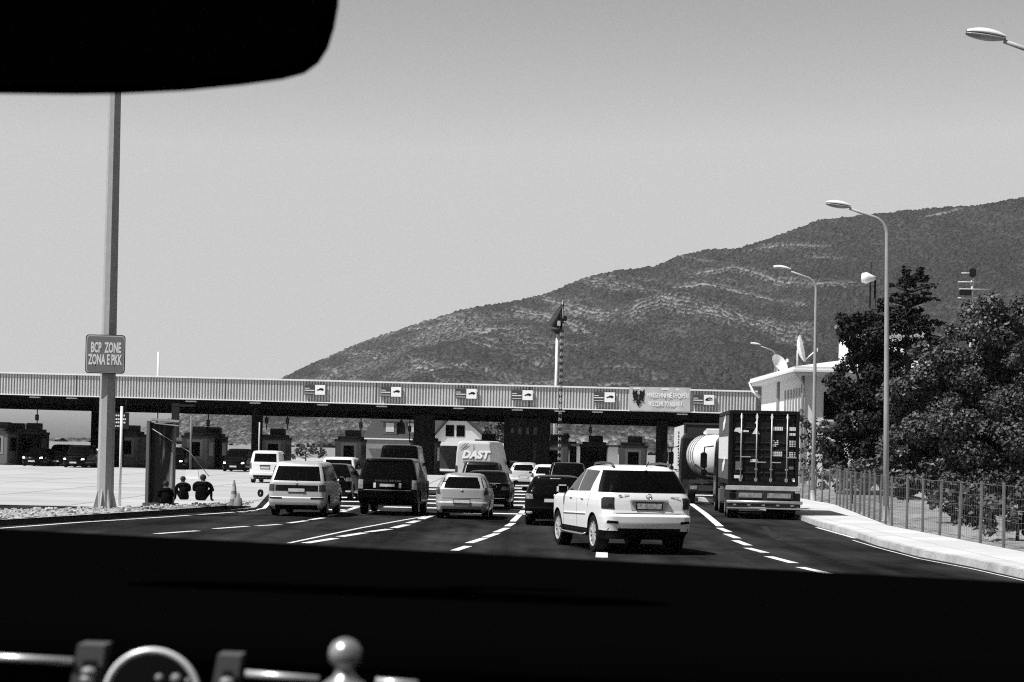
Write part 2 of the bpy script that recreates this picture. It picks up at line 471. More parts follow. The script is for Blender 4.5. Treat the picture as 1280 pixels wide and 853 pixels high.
# --- slice sets -------------------------------------------------------------
def s_suv():
    return [(.30,.82,-2.16,2.20,.30,.30),(.36,.90,-2.27,2.32,.30,.40),(.475,.943,-2.355,2.375,.24,.45),(.50,.945,-2.36,2.38,.24,.45),(.60,.955,-2.385,2.39,.22,.48),(.70,.960,-2.385,2.39,.22,.48),
            (.735,.962,-2.335,2.38,.26,.48),(.80,.965,-2.31,2.37,.26,.48),(.825,.966,-2.307,2.365,.26,.48),(.92,.968,-2.295,2.34,.25,.46),(.98,.965,-2.285,2.26,.25,.44),(1.03,.957,-2.275,1.95,.25,.40),(1.045,.952,-2.27,1.76,.25,.38),(1.07,.945,-2.262,1.45,.25,.36),(1.11,.93,-2.245,1.05,.25,.30),(1.145,.921,-2.229,.99,.25,.29),
            (1.30,.874,-2.15,.74,.29,.26),(1.50,.792,-2.03,.42,.33,.24),(1.605,.748,-1.955,.245,.34,.24),(1.62,.740,-1.945,.22,.34,.24),(1.68,.70,-1.90,.08,.34,.24),(1.715,.655,-1.84,-.02,.34,.24),(1.745,.585,-1.72,-.14,.30,.24),(1.765,.47,-1.48,-.32,.26,.22),(1.775,.31,-1.10,-.5,.2,.2)]
def s_hatch(L, W, H, belt=.92, rake=.35, nose=.72):
    w = W/2+.02; r = L/2
    return [(.20,w-.10,-r+.14,r-.12,.25,.3),(.30,w-.04,-r+.04,r-.04,.25,.4),(.42,w-.01,-r,r,.24,.45),(.52,w,-r,r,.24,.45),(.56,w,-r+.035,r-.02,.26,.45),(nose,w,-r+.06,r-.10,.26,.45),
            (nose+.08,w-.005,-r+.07,r-.42,.26,.4),(belt,w-.02,-r+.09,r-.95,.24,.35),(belt+.05,w-.045,-r+.115,r-1.05,.22,.3),
            (belt+(H-belt)*.4,w-.11,-r+.09+rake*.35,r-1.32,.2,.28),(H-.18,w-.19,-r+.09+rake*.75,r-1.66,.2,.25),(H-.09,w-.23,-r+.09+rake*.95,r-1.82,.2,.25),(H-.05,w-.27,-r+.08+rake,r-1.94,.2,.25),(H-.02,w-.36,-r+.2+rake,r-2.1,.2,.25),(H,w-.52,-r+.5+rake,r-2.35,.15,.2)]
def s_sedan(L, W, H, belt=.92):
    w = W/2+.02; r = L/2
    return [(.20,w-.10,-r+.14,r-.12,.25,.3),(.30,w-.04,-r+.04,r-.04,.25,.4),(.42,w-.01,-r,r,.24,.45),(.55,w,-r,r,.24,.45),(.59,w,-r+.03,r-.02,.26,.45),(.72,w,-r+.05,r-.10,.26,.45),
            (.80,w-.005,-r+.06,r-.42,.26,.4),(belt,w-.02,-r+.07,r-1.0,.24,.35),(belt+.04,w-.05,-r+.12,r-1.15,.22,.3),(belt+.06,w-.07,-r+.42,r-1.2,.2,.3),
            (H-.18,w-.19,-r+.98,r-1.80,.2,.25),(H-.09,w-.23,-r+1.12,r-1.98,.2,.25),(H-.05,w-.27,-r+1.2,r-2.06,.2,.25),(H-.02,w-.36,-r+1.34,r-2.2,.2,.25),(H,w-.52,-r+1.55,r-2.4,.15,.2)]
def s_mpv(L, W, H, belt=1.0, rake=.30, hood=.95):
    w = W/2+.02; r = L/2
    return [(.22,w-.10,-r+.14,r-.12,.22,.3),(.32,w-.04,-r+.03,r-.04,.20,.4),(.45,w-.01,-r,r,.18,.45),(.58,w,-r,r,.18,.45),(.62,w,-r+.04,r-.02,.18,.45),(.78,w,-r+.05,r-.08,.18,.45),
            (hood-.06,w-.005,-r+.06,r-.3,.18,.4),(belt,w-.02,-r+.07,r-.85,.18,.35),(belt+.05,w-.04,-r+.085,r-.95,.17,.3),
            (belt+(H-belt)*.4,w-.08,-r+.08+rake*.4,r-1.25,.16,.28),(H-.18,w-.13,-r+.08+rake*.8,r-1.6,.16,.25),(H-.09,w-.165,-r+.08+rake*.96,r-1.76,.16,.25),(H-.045,w-.20,-r+.08+rake,r-1.9,.16,.25),(H-.015,w-.30,-r+.18+rake,r-2.1,.16,.25),(H,w-.46,-r+.4+rake,r-2.3,.15,.2)]
def s_box4x4(L, W, H):
    w = W/2+.02; r = L/2
    return [(.34,w-.08,-r+.16,r-.2,.2,.3),(.44,w-.03,-r+.06,r-.06,.2,.3),(.55,w,-r,r,.18,.32),(.78,w,-r,r,.18,.32),(.82,w,-r+.05,r-.02,.18,.32),(1.0,w,-r+.06,r-.04,.16,.32),(1.08,w,-r+.07,r-.10,.16,.3),
            (1.13,w-.01,-r+.08,r-1.1,.16,.3),(1.18,w-.02,-r+.09,r-1.35,.16,.28),(1.45,w-.09,-r+.18,r-1.62,.15,.25),(H-.14,w-.17,-r+.29,r-1.92,.14,.22),(H-.07,w-.20,-r+.31,r-2.02,.14,.22),(H-.03,w-.24,-r+.33,r-2.1,.14,.22),(H-.01,w-.32,-r+.42,r-2.2,.14,.2),(H,w-.5,-r+.6,r-2.4,.12,.2)]

# --- 1: the white off-roader in front ----------------------------------------
TAILDARK = mat('smoked_tail_lamp', .022, .15, spec=.4, var=.6, scale=7)
LIT = mat('lit_headlamp', .8, .3)
LIT.node_tree.nodes['Principled BSDF'].inputs['Emission Color'].default_value = (1,1,1,1); LIT.node_tree.nodes['Principled BSDF'].inputs['Emission Strength'].default_value = 2.5
zf = lambda z: float(np.interp(z, [.30,.47,.60,.80,1.145,1.605,1.775], [.30,.47,.64,.89,1.245,1.68,1.79]))
sp = dict(slices=[(zf(q[0]),)+q[1:] for q in s_suv()], paint=WHITEPAINT, axles=(-1.40, 1.515), wr=.385, spokes=10, twin=True, mirror=(.86, 1.20, ('L','R'), (.24,.13,.19)),
  panels=[
   ('door_window', 'LR', [(-1.10,1.15),(-.20,1.13),(-.22,1.60),(-1.26,1.585)], GLASS2),
   ('door_window', 'LR', [(-.13,1.13),(.86,1.115),(.34,1.53),(-.15,1.60)], GLASS2),
   ('windscreen', 'F', [(-.72,1.15),(.72,1.15),(.60,1.62),(-.60,1.62)], GLASS),
   ('lower_bumper', 'B', [(-.90,.305),(.90,.305),(.84,.515),(-.84,.515)], UNDER),
   ('bumper_vent', 'BB', [(.66,.585),(.88,.595),(.86,.635),(.66,.625)], UNDER),
   ('plate_recess', 'B', [(-.37,.80),(.37,.80),(.41,.985),(-.41,.985)], SILVER),
   ('sill_cladding', 'LR', [(-.93,.34),(1.05,.34),(1.05,.43),(-.93,.43)], UNDER),
   ('head_light', 'FF', [(.50,.78),(.86,.80),(.80,.94),(.55,.90)], LENSGREY),
   ('grille', 'F', [(-.42,.66),(.42,.66),(.46,.92),(-.46,.92)], UNDER),
  ])
th = R(13)
suv_loc = Vector((2.50, 46.7, 0))
sp['panels'] = [(n_, s_, [(a_, zf(z_)) for a_, z_ in q_], m_) for n_, s_, q_, m_ in sp['panels']]
suv_sh = Shell(sp['slices'])
suv = empty('offroad_car', 'white off-road car in front with chrome spoked wheels, changing lanes', 'car', suv_loc, th); suv.scale = (1.09, 1.09, 1.10)
b_ = suv_sh.body('body', WHITEPAINT, suv, sp['axles'], .385)
b_.data.materials.append(UNDER); gi_ = len(b_.data.materials)-1
for p in b_.data.polygons:                       # the tailgate glass wraps round into the rear quarters
    c = p.center
    if c.z < .475: p.material_index = gi_
skin_patch(b_, lambda c: zf(1.145) < c.z < zf(1.605) and c.y < -1.66+(c.z-1.245)*.62, .007, GLASS, 'rear_window', suv)
for sg in (-1, 1): skin_patch(b_, lambda c: zf(.825) < c.z < zf(1.045) and c.y < -2.06 and c.x*sg > .722, .012, TAILDARK, 'rear_light', suv)
for y in sp['axles']:
    for s in (-1, 1): wheel(suv, s*(suv_sh.sx(y, .48)-.13), y, .385, .28, s, 11, False, True, mat('bright_rim', .8, .25, metal=.5), .07)
dress(suv, suv_sh, WHITEPAINT, sp)
mirror_pair(suv_sh, suv, WHITEPAINT, *sp['mirror'])
pl = plate(suv, suv_sh, zf(.885), .53, .125, m=mat('grey_plate', .42, .5, var=.9, scale=12))
mb = MB(); mb.box((0, suv_sh.ry(0,zf(.99))-.03, zf(.992)), (.80, .05, .03), 0, bev=.01); mb.build('plate_trim', CHROME, suv)
GAP = mat('gap_shadow', .06, .8)                                      # shut lines of the tailgate and the doors
suv_sh.panel('B', R4(-.74,zf(.745),.74,zf(.757)), GAP, 'panel_gap', suv, off=.002, n=(10,1))
for sd_ in 'LR':
    suv_sh.panel(sd_, [(-.19,.48),(-.178,.48),(-.178,1.23),(-.19,1.23)], GAP, 'panel_gap', suv, off=.002, n=(1,8))
    suv_sh.panel(sd_, [(.98,.48),(.992,.48),(.93,1.20),(.918,1.20)], GAP, 'panel_gap', suv, off=.002, n=(1,8))
    suv_sh.panel(sd_, [(-1.02,.88),(-1.008,.88),(-1.20,1.23),(-1.212,1.23)], GAP, 'panel_gap', suv, off=.002, n=(1,5))
for sg in (-1, 1):
    sd_ = 'L' if sg < 0 else 'R'
    mb = MB(); suv_sh.panel(sd_, [(-.88,.76),(.93,.72),(.93,.75),(-.88,.79)], None, '', None, off=.012, mb=mb, n=(10,1)); mb.build('door_moulding', WHITEPAINT, suv)
    for yy in (-.62, .28):
        mb = MB(); x = suv_sh.sx(yy, 1.08); mb.box((sg*(x+.015), yy, 1.08), (.03, .2, .028), 0, bev=.01); mb.build('door_handle', WHITEPAINT, suv)
    mb = MB(); x = .97; mb.tube([(sg*.93, -.90, .36), (sg*x, -.80, .335), (sg*x, .98, .335), (sg*.93, 1.08, .36)], .032, 10); mb.build('side_step', CHROME, suv)
    mb = MB(); mb.tube([(sg*.60,-1.75,1.75),(sg*.62,-1.62,1.815),(sg*.625,-1.0,1.835),(sg*.60,-.30,1.81),(sg*.56,-.12,1.75)], .022, 8); mb.build('roof_rail', mat('dark_rail', .05, .5), suv)
mb = MB(); mb.tube([(-.02,-1.99,1.68),(.02,-2.0,1.69),(.30,-2.185,1.36)], .013, 6); mb.build('rear_wiper', UNDER, suv)
mb = MB(); mb.lathe([(.052,0),(.062,.006),(.052,.012),(.044,.006),(.052,0)], 24, 0, TM(0, suv_sh.ry(0,1.165)-.006, 1.165))
for k in range(3):
    t = PI/2+k*2*PI/3; mb.add([(math.cos(t)*.05, math.sin(t)*.05, .008),(math.cos(t+.9)*.012, math.sin(t+.9)*.012, .008),(math.cos(t-.9)*.012, math.sin(t-.9)*.012, .008),(0,0,.016)], [(0,1,3),(0,3,2),(1,2,3)], 0, False, TM(0, suv_sh.ry(0,1.165)-.006, 1.165))
mb.build('emblem', CHROME, suv)
text('ML 320', .075, CHROME, 'badge_lettering', suv, TM(-.52, suv_sh.ry(.52,1.175)-.012, 1.175), bold=.001)
text('4MATIC', .055, CHROME, 'badge_lettering', suv, TM(.56, suv_sh.ry(.56,1.15)-.012, 1.15), bold=.001)
mb = MB(); mb.tube([(.1,-1.72,1.77),(.1,-1.86,1.86)], .012, 6); mb.build('antenna', UNDER, suv)

# --- 2: silver people carrier -------------------------------------------------
sp = dict(slices=s_mpv(4.62,1.81,1.73,1.06,.34), paint=SILVER, axles=(-1.42,1.42), wr=.33, mirror=(1.0,1.12,('L','R')), plate=(.83,.52,.115),
  panels=[
   ('rear_window','B',[(-.74,1.12),(.74,1.12),(.64,1.57),(-.64,1.57)], GLASS),
   ('door_window','LR',[(-2.06,1.13),(-1.15,1.12),(-1.15,1.57),(-1.85,1.57)], GLASS),
   ('door_window','LR',[(-1.08,1.12),(-.08,1.11),(-.1,1.60),(-1.08,1.58)], GLASS),
   ('door_window','LR',[(0,1.11),(.98,1.10),(.55,1.52),(0,1.60)], GLASS),
   ('lamp_band','B',[(-.88,.80),(.88,.80),(.87,.985),(-.87,.985)], mat('dark_lamp_band', .010, .3, spec=.15)),
   ('rear_light','BB',[(.70,.79),(.90,.79),(.885,1.0),(.70,1.0)], LENSDARK),
   ('bumper_strip','BB',[(.45,.56),(.88,.56),(.88,.60),(.45,.60)], UNDER),
   ('lower_bumper','B',[(-.86,.23),(.86,.23),(.87,.37),(-.87,.37)], UNDER)])
mpv, sh = car('people_carrier', 'silver people carrier with dark band across its tailgate, in the left lane', 'car', sp, 369.5, 62.3)
mb = MB(); mb.lathe([(.035,0),(.043,.006),(.035,.012)], 20, 0, TM(0, sh.ry(0,1.035)-.004, 1.035)); mb.build('emblem', CHROME, mpv)
mb = MB(); mb.tube([(0,sh.ry(0,1.12)-.012,1.11),(.02,sh.ry(0,1.40)-.015,1.40)], .012, 6); mb.build('rear_wiper', UNDER, mpv)

# --- 3: large black off-roader -------------------------------------------------
sp = dict(slices=s_box4x4(4.95,1.98,1.87), paint=BLACKPAINT, axles=(-1.42,1.46), wr=.38, mirror=(1.0,1.22,('L','R'),(.24,.13,.2)),
  panels=[
   ('rear_window','B',[(-.86,1.20),(.86,1.20),(.74,1.74),(-.74,1.74)], GLASS),
   ('door_window','LR',[(-2.2,1.24),(-1.3,1.22),(-1.3,1.72),(-2.05,1.72)], GLASS2),
   ('door_window','LR',[(-1.22,1.22),(-.2,1.22),(-.2,1.72),(-1.22,1.72)], GLASS2),
   ('door_window','LR',[(-.12,1.22),(.9,1.21),(.5,1.68),(-.12,1.72)], GLASS2),
   ('rear_light','BB',[(.80,.86),(.96,.86),(.955,1.16),(.80,1.16)], LENSGREY),
   ('plate_recess','B',[(-.45,.90),(.45,.90),(.45,1.06),(-.45,1.06)], UNDER),
   ('reflector','BB',[(.38,.90),(.455,.90),(.455,1.06),(.38,1.06)], LENSWHITE)])
rr_, sh = car('large_offroad_car', 'large black off-road car with tall rear window, right of the silver people carrier', 'car', sp, 483, 65.2)
plate(rr_, sh, .985, .50, .10)
text('RANGE ROVER', .085, CHROME, 'tailgate_lettering', rr_, TM(.02, sh.ry(0,1.13)-.014, 1.13), sx=1.25, bold=.003, space=1.25)
mb = MB(); sh.panel('B', R4(-.78,.815,.78,.83), None, '', None, off=.012, mb=mb, n=(12,1)); mb.build('bumper_edge', SILVER2, rr_)
mb = MB(); sh.panel('B', R4(-.80,1.765,.80,1.80), None, '', None, off=.03, mb=mb, n=(12,2)); mb.build('roof_spoiler', BLACKPAINT, rr_)

# --- 4: small silver hatchback ------------------------------------------------
sp = dict(slices=s_hatch(3.9,1.70,1.46,.95,.36), paint=SILVER2, axles=(-1.22,1.25), wr=.30, mirror=(.72,.98,('L','R'),(.19,.09,.13)), plate=(.57,.52,.115),
  panels=[
   ('rear_window','B',[(-.70,.985),(.70,.985),(.58,1.33),(-.58,1.33)], GLASS),
   ('door_window','LR',[(-1.62,1.02),(-.62,.99),(-.6,1.34),(-1.36,1.31)], GLASS),
   ('door_window','LR',[(-.54,.99),(.70,.98),(.10,1.32),(-.5,1.35)], GLASS),
   ('rear_light','BB',[(.68,.78),(.85,.80),(.80,1.02),(.72,1.0)], LENSDARK),
   ('lower_bumper','B',[(-.80,.21),(.80,.21),(.81,.33),(-.81,.33)], UNDER)])
hat, sh = car('small_hatchback', 'small silver hatchback with long white plate, between two off-road cars', 'car', sp, 576.5, 63.2)
mb = MB(); mb.tube([(-.02,sh.ry(0,1.0)-.012,.985),(.05,sh.ry(0,1.2)-.015,1.16)], .012, 6); mb.build('rear_wiper', UNDER, hat)
mb = MB(); mb.lathe([(.04,0),(.05,.006),(.04,.012)], 20, 0, TM(0, sh.ry(0,.90)-.004, .90)); mb.box((0, sh.ry(0,.90)-.008, .90), (.09,.008,.012), 0); mb.build('emblem', CHROME, hat)
mb = MB(); sh.panel('B', R4(-.62,.66,.62,.675), None, '', None, off=.003, mb=mb, n=(12,1)); mb.build('panel_gap', UNDER, hat)

# --- 5: dark saloon ahead of it -------------------------------------------------
sal = dict(slices=s_sedan(4.6,1.80,1.44,.95), paint=BLACKPAINT, axles=(-1.32,1.38), wr=.32, mirror=(.65,.98,('L','R'),(.19,.09,.13)),
  panels=[
   ('rear_window','B',[(-.66,1.03),(.66,1.03),(.54,1.35),(-.54,1.35)], GLASS),
   ('door_window','LR',[(-1.35,1.03),(-.4,.99),(-.42,1.33),(-1.05,1.33)], GLASS),
   ('door_window','LR',[(-.32,.99),(.72,.98),(.1,1.30),(-.36,1.33)], GLASS),
   ('rear_light','BB',[(.58,.74),(.86,.74),(.84,.88),(.60,.88)], LENSDARK),
   ('lower_bumper','B',[(-.84,.21),(.84,.21),(.85,.36),(-.85,.36)], UNDER)])
a_, sh = car('saloon_car', 'black saloon half hidden by the small silver hatchback', 'car', sal, 606, 73)
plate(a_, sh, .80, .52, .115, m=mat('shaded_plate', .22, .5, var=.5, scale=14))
mb = MB(); sh.panel('B', R4(-.80,.43,.80,.45), None, '', None, off=.01, mb=mb, n=(12,1)); mb.build('bumper_edge', SILVER2, a_)
mb = MB(); mb.box((0, sh.ry(0,.975)-.0, .985), (1.1,.05,.022), 0, bev=.008); mb.build('boot_trim', SILVER, a_)

# --- 6: dark estate further on ------------------------------------------------------
est = dict(slices=s_mpv(4.5,1.78,1.68,1.0,.38), paint=DARKPAINT, axles=(-1.35,1.4), wr=.32, mirror=(.9,1.05,('L','R')), plate=(.78,),
  panels=[
   ('rear_window','B',[(-.72,1.06),(.72,1.06),(.62,1.53),(-.62,1.53)], GLASS),
   ('door_window','LR',[(-1.95,1.07),(-.7,1.06),(-.7,1.53),(-1.75,1.52)], GLASS),
   ('door_window','LR',[(-.6,1.06),(.85,1.04),(.4,1.48),(-.6,1.54)], GLASS),
   ('rear_light','BB',[(.72,.78),(.885,.78),(.86,1.1),(.74,1.1)], LENSDARK),
   ('lower_bumper','B',[(-.86,.23),(.86,.23),(.87,.40),(-.87,.40)], UNDER)])
car('estate_car', 'dark estate car just in front of the white lettered van', 'car', est, 600, 86)
est2 = dict(est, paint=BLACKPAINT)
car('estate_car', 'black tall estate ahead of the black hatchback with white plate', 'car', est2, 708, 91)

# --- 8: black hatchback beside the white one -----------------------------------------
bh = dict(slices=s_hatch(4.3,1.80,1.50,.98,.40), paint=BLACKPAINT, axles=(-1.28,1.35), wr=.33, mirror=(.75,1.0,('L','R'),(.19,.09,.13)),
  panels=[
   ('rear_window','B',[(-.74,1.02),(.74,1.02),(.62,1.34),(-.62,1.34)], GLASS),
   ('door_window','LR',[(-1.75,1.05),(-.62,1.02),(-.6,1.37),(-1.45,1.34)], GLASS),
   ('door_window','LR',[(-.54,1.02),(.78,1.01),(.15,1.35),(-.5,1.38)], GLASS),
   ('rear_light','BB',[(.64,.80),(.88,.80),(.84,.96),(.66,.94)], LENSGREY),
   ('fog_reflector','BB',[(.66,.37),(.84,.37),(.84,.43),(.66,.43)], LENSWHITE)])
c8, sh = car('black_hatchback', 'black hatchback with white plate and high brake lamp, beside the white off-road car', 'car', bh, 692.5, 59.3)
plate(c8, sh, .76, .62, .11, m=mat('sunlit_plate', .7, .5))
mb = MB(); sh.panel('B', R4(-.16,1.385,.16,1.415), None, '', None, off=.02, mb=mb, n=(6,1)); mb.build('brake_lamp', LENSGREY, c8)
mb = MB(); mb.lathe([(0,0),(.045,.0),(.04,.012),(0,.014)], 20, 0, TM(0, sh.ry(0,.90)-.012, .90)); mb.build('emblem', CHROME, c8)

# --- 7: cars near the booths, middle ------------------------------------------------
sh7 = dict(sal, paint=SILVER, slices=s_hatch(4.1,1.72,1.47,.95,.36), detail=False,
  panels=[('rear_window','B',[(-.70,.985),(.70,.985),(.58,1.33),(-.58,1.33)], GLASS),('rear_light','BB',[(.66,.78),(.86,.80),(.80,1.02),(.70,1.0)], LENSDARK),
          ('door_window','LR',[(-1.62,1.02),(.7,.99),(.1,1.33),(-1.36,1.31)], GLASS),('lower_bumper','B',[(-.80,.21),(.80,.21),(.81,.36),(-.81,.36)], UNDER)])
o7, s7 = car('silver_hatchback', 'silver hatchback waiting far up the middle lane near the booths', 'car', sh7, 654, 116); plate(o7, s7, .62)
sh7b = dict(sh7, paint=DARKPAINT)
car('dark_hatchback', 'dark hatchback left of the silver one near the booths', 'car', sh7b, 634, 124)
sh7c = dict(sh7, paint=WHITEPAINT)
o7, s7 = car('white_hatchback', 'white hatchback mostly hidden behind the black tall estate', 'car', sh7c, 683, 104); plate(o7, s7, .62)

# --- 10: the cars between the silver carrier and the big black one ----------------------
o10, s10 = car('black_estate', 'black car tucked right behind the silver people carrier', 'car', dict(bh, slices=s_hatch(4.4,1.76,1.50,.98,.36)), 411, 80.5); plate(o10, s10, .80)
mp2 = dict(est, paint=DARKPAINT)
mp2 = dict(est, paint=WHITEPAINT, slices=s_mpv(4.5,1.80,1.66,1.0,.34))
mp2['panels'] = [p for p in est['panels']]
o10, s10 = car('white_estate', 'white estate car ahead of the black car, roof and side catching sun', 'car', mp2, 421, 97)
# --- 11: white delivery car at the far left -------------------------------------------
kg = dict(slices=s_mpv(4.05,1.80,1.83,1.12,.16), paint=WHITEPAINT, axles=(-1.25,1.35), wr=.30, mirror=(.85,1.15,('L','R')), plate=(.88,.5,.12),
  panels=[
   ('rear_window','B',[(-.64,1.20),(.64,1.20),(.60,1.66),(-.60,1.66)], GLASS),
   ('door_window','LR',[(-.6,1.20),(.8,1.18),(.35,1.62),(-.6,1.66)], GLASS),
   ('rear_light','BB',[(.76,.80),(.885,.80),(.87,1.15),(.77,1.15)], LENSDARK),
   ('plate_lamp_bar','B',[(-.30,.97),(.30,.97),(.30,1.02),(-.30,1.02)], UNDER),
   ('lower_bumper','B',[(-.84,.23),(.84,.23),(.85,.45),(-.85,.45)], UNDER)])
car('delivery_car', 'white tall delivery car waiting alone at the far left lane', 'car', kg, 330.5, 112)
# --- 12: dark minibus showing over the roof of the black off-roader ----------------------
mn = dict(slices=s_mpv(5.0,1.95,2.32,1.25,.25,1.1), paint=BLACKPAINT, axles=(-1.5,1.6), wr=.34, mirror=(1.2,1.4,('L','R')),
  panels=[('rear_window','B',[(-.76,1.35),(.76,1.35),(.70,2.12),(-.70,2.12)], GLASS),('door_window','LR',[(-2.2,1.35),(.9,1.33),(.5,2.08),(-2.0,2.12)], GLASS),('rear_light','BB',[(.80,.85),(.95,.85),(.94,1.3),(.82,1.3)], LENSDARK)])
o12, s12 = car('dark_minibus', 'dark minibus whose roof shows above the large black off-road car', 'minibus', mn, 497, 92)
plate(o12, s12, .8)
# --- 13: oncoming cars in the shade on the left ------------------------------------------
def oncoming(px, Y, label, paint, kind):
    s = (s_sedan(4.5,1.78,1.46,.95) if kind == 0 else s_mpv(4.6,1.82,1.75,1.05,.3))
    H = s[-1][0]; b = .98 if kind == 0 else 1.05
    yf = max(q[3] for q in s)
    spn = dict(slices=s, paint=paint, axles=(-1.35,1.4), wr=.32, detail=False, mirror=(.7,b+.05,('L','R'),(.19,.09,.13)),
      panels=[('windscreen','F',[(-.66,b+.06),(.66,b+.06),(.55,H-.14),(-.55,H-.14)], GLASS),('head_light','FF',[(.58,.60),(.80,.62),(.78,.74),(.60,.72)], LIT),
              ('grille','F',[(-.45,.46),(.45,.46),(.42,.62),(-.42,.62)], UNDER),('side_window','LR',[(-1.4,b+.04),(.6,b+.04),(.1,H-.14),(-1.1,H-.14)], GLASS)])
    o, s_ = car('oncoming_car', label, 'car', spn, px, Y, PI-R(2), 'dark cars facing us in the shaded lanes', True)
    mbx = MB(); mbx.box((0, yf+.012, .40), (.52,.02,.12), 0); mbx.build('number_plate', PLATE, o)
oncoming(39, 157, 'dark car with bright headlights below the dark booth at far left', BLACKPAINT, 0)
oncoming(69, 160, 'dark car between two oncoming ones left of the sign post', BLACKPAINT, 1)
oncoming(91, 154, 'tall dark car facing us, nearest to the left of the thick sign post', BLACKPAINT, 1)
oncoming(214, 156, 'dark car facing us just right of the glass display panel', BLACKPAINT, 1)
oncoming(291, 152, 'dark car with lit headlights left of the white delivery car', BLACKPAINT, 1)
o, s_ = car('parked_car', 'small white car seen far off, beside the thick sign post', 'car', dict(sh7, paint=WHITEPAINT), 112, 158, PI-R(2), None, True)
for sgn in (0,):
    s_.panel('F', [(-.66,1.03),(.66,1.03),(.5,1.33),(-.5,1.33)], GLASS, 'windscreen', o); 
# ------------------------------------------------------------------ ground, road, pavement
o = sheet('ground', [(-3500,-300),(3500,-300),(3500,6000),(-3500,6000)], -0.06, SOIL)
def flat(v): return (v.x, v.y)
KF = [G(*p) for p in [(868,626),(930,633),(965,640),(1003,651),(1021,658),(1069,672),(1096,682),(1149,696),(1214,708.5),(1280,723.5),(1360,743),(1500,780)]]
KF_end = [Vector((KF[-1].x+3.0, KF[-1].y-6, 0)), Vector((KF[-1].x+5.5, -15, 0))]
PB = [G(*p, .16) for p in [(868,615),(935,617),(1000,623),(1042,630.5),(1110,657),(1169,668.5),(1280,690),(1400,712),(1500,730)]]
road_poly = [(-45,-20)] + [flat(KF_end[1]), flat(KF_end[0])] + [flat(k) for k in KF[::-1]] + [(KF[0].x+6, 150), (KF[0].x+6, 320), (-45, 320)]
o = sheet('road', road_poly, 0.0, ASPHALT)
pv = [flat(k) for k in KF] + [flat(p) for p in PB[::-1]]
o = sheet('pavement', pv, .16, PAVING, thick=.15)
kb = MB()                                                             # kerb stones: a slightly proud strip along the pavement edge
K2 = [k.copy() for k in KF]
for i in range(len(K2)-1):
    a, b = K2[i], K2[i+1]; d = (b-a).normalized(); nrm = Vector((-d.y, d.x, 0))
    if nrm.x < 0: nrm = -nrm
    L = (b-a).length; n = max(1, int(L/1.0))
    for k in range(n):
        p, q = a.lerp(b, k/n), a.lerp(b, (k+1)/n-.012/ max(L,.1))
        kb.add([p-nrm*.01+Vector((0,0,-.02)), q-nrm*.01+Vector((0,0,-.02)), q+nrm*.16+Vector((0,0,-.02)), p+nrm*.16+Vector((0,0,-.02)),
                p+Vector((0,0,.165)), q+Vector((0,0,.165)), q+nrm*.16+Vector((0,0,.168)), p+nrm*.16+Vector((0,0,.168))],
               [(0,1,5,4),(1,2,6,5),(2,3,7,6),(3,0,4,7),(4,5,6,7)])
tag(kb.build('kerb', KERBSTONE), kind='structure')
# concrete apron in front of and under the canopy
bd = [G(*p) for p in [(318,637),(327,627),(338,615),(350,606)]]
pz = [(-160, bd[0].y-3), (bd[0].x-.3, bd[0].y-1)] + [flat(b) for b in bd] + [(bd[-1].x+.6, 112), (KF[0].x+5.9, 112), (KF[0].x+5.9, 319), (-160, 319)]
sheet('concrete_apron', pz, .005, CONCRETE)
# gravel island with its shade-coloured kerb at the left
isl_f = [G(*p) for p in [(-160,668.5),(0,657),(100,650.5),(200,644),(300,636),(313,634.3)]]
isl_b = [G(*p, .15) for p in [(316,633),(270,632),(120,636.5),(0,638),(-200,642)]]
ip = [flat(p) for p in isl_f] + [flat(p) for p in isl_b]
# gravel surface: fine uneven grid
gm = MB(); NX, NY = 150, 26; vs = []
for j in range(NY+1):
    for i in range(NX+1):
        s, t = i/NX, j/NY
        def along(pl, s):
            k = s*(len(pl)-1); a = min(int(k), len(pl)-2); return pl[a].lerp(pl[a+1], k-a)
        f = along(isl_f, s); b = along(isl_b[::-1], s); p = f.lerp(b, t)
        h = .155 + .05*math.sin(PI*t) + random.uniform(-.018, .028)*(1 if 0 < j < NY else 0)
        vs.append((p.x+.12*(1-t), p.y, h))
gm.add(vs, [(j*(NX+1)+i, j*(NX+1)+i+1, (j+1)*(NX+1)+i+1, (j+1)*(NX+1)+i) for j in range(NY) for i in range(NX)], 0, False)
tag(gm.build('gravel_island', GRAVEL), kind='structure')
st = MB()
for k in range(420):
    s, t = random.random(), random.uniform(.06, .96)
    p = along(isl_f, s).lerp(along(isl_b[::-1], s), t); r = random.uniform(.02, .075)
    M = Matrix.Translation((p.x, p.y, .17+.05*math.sin(PI*t)+r*.3)) @ Matrix.Rotation(random.uniform(0,6), 4, 'Z') @ Matrix.Rotation(random.uniform(0,6), 4, 'X')
    st.box((0,0,0), (r*1.5, r*1.1, r), 0, M, taper=.6)
tag(st.build('rubble_stones', mat('rubble', .42, .9, var=.4, scale=4)), kind='stuff')
kb = MB()
for i in range(len(isl_f)-1):
    a, b = isl_f[i], isl_f[i+1]; d = (b-a).normalized(); nrm = Vector((d.y, -d.x, 0))
    kb.add([a+nrm*.02, b+nrm*.02, b-nrm*.16, a-nrm*.16, a+Vector((0,0,.17)), b+Vector((0,0,.17)), b-nrm*.16+Vector((0,0,.17)), a-nrm*.16+Vector((0,0,.17))],
           [(0,1,5,4),(1,2,6,5),(2,3,7,6),(3,0,4,7),(4,5,6,7)])
tag(kb.build('island_kerb', mat('kerb_painted_shade', .07, .9, var=.5, scale=1.5)), kind='structure')  # dark colour stands for shade on the face turned from the sun
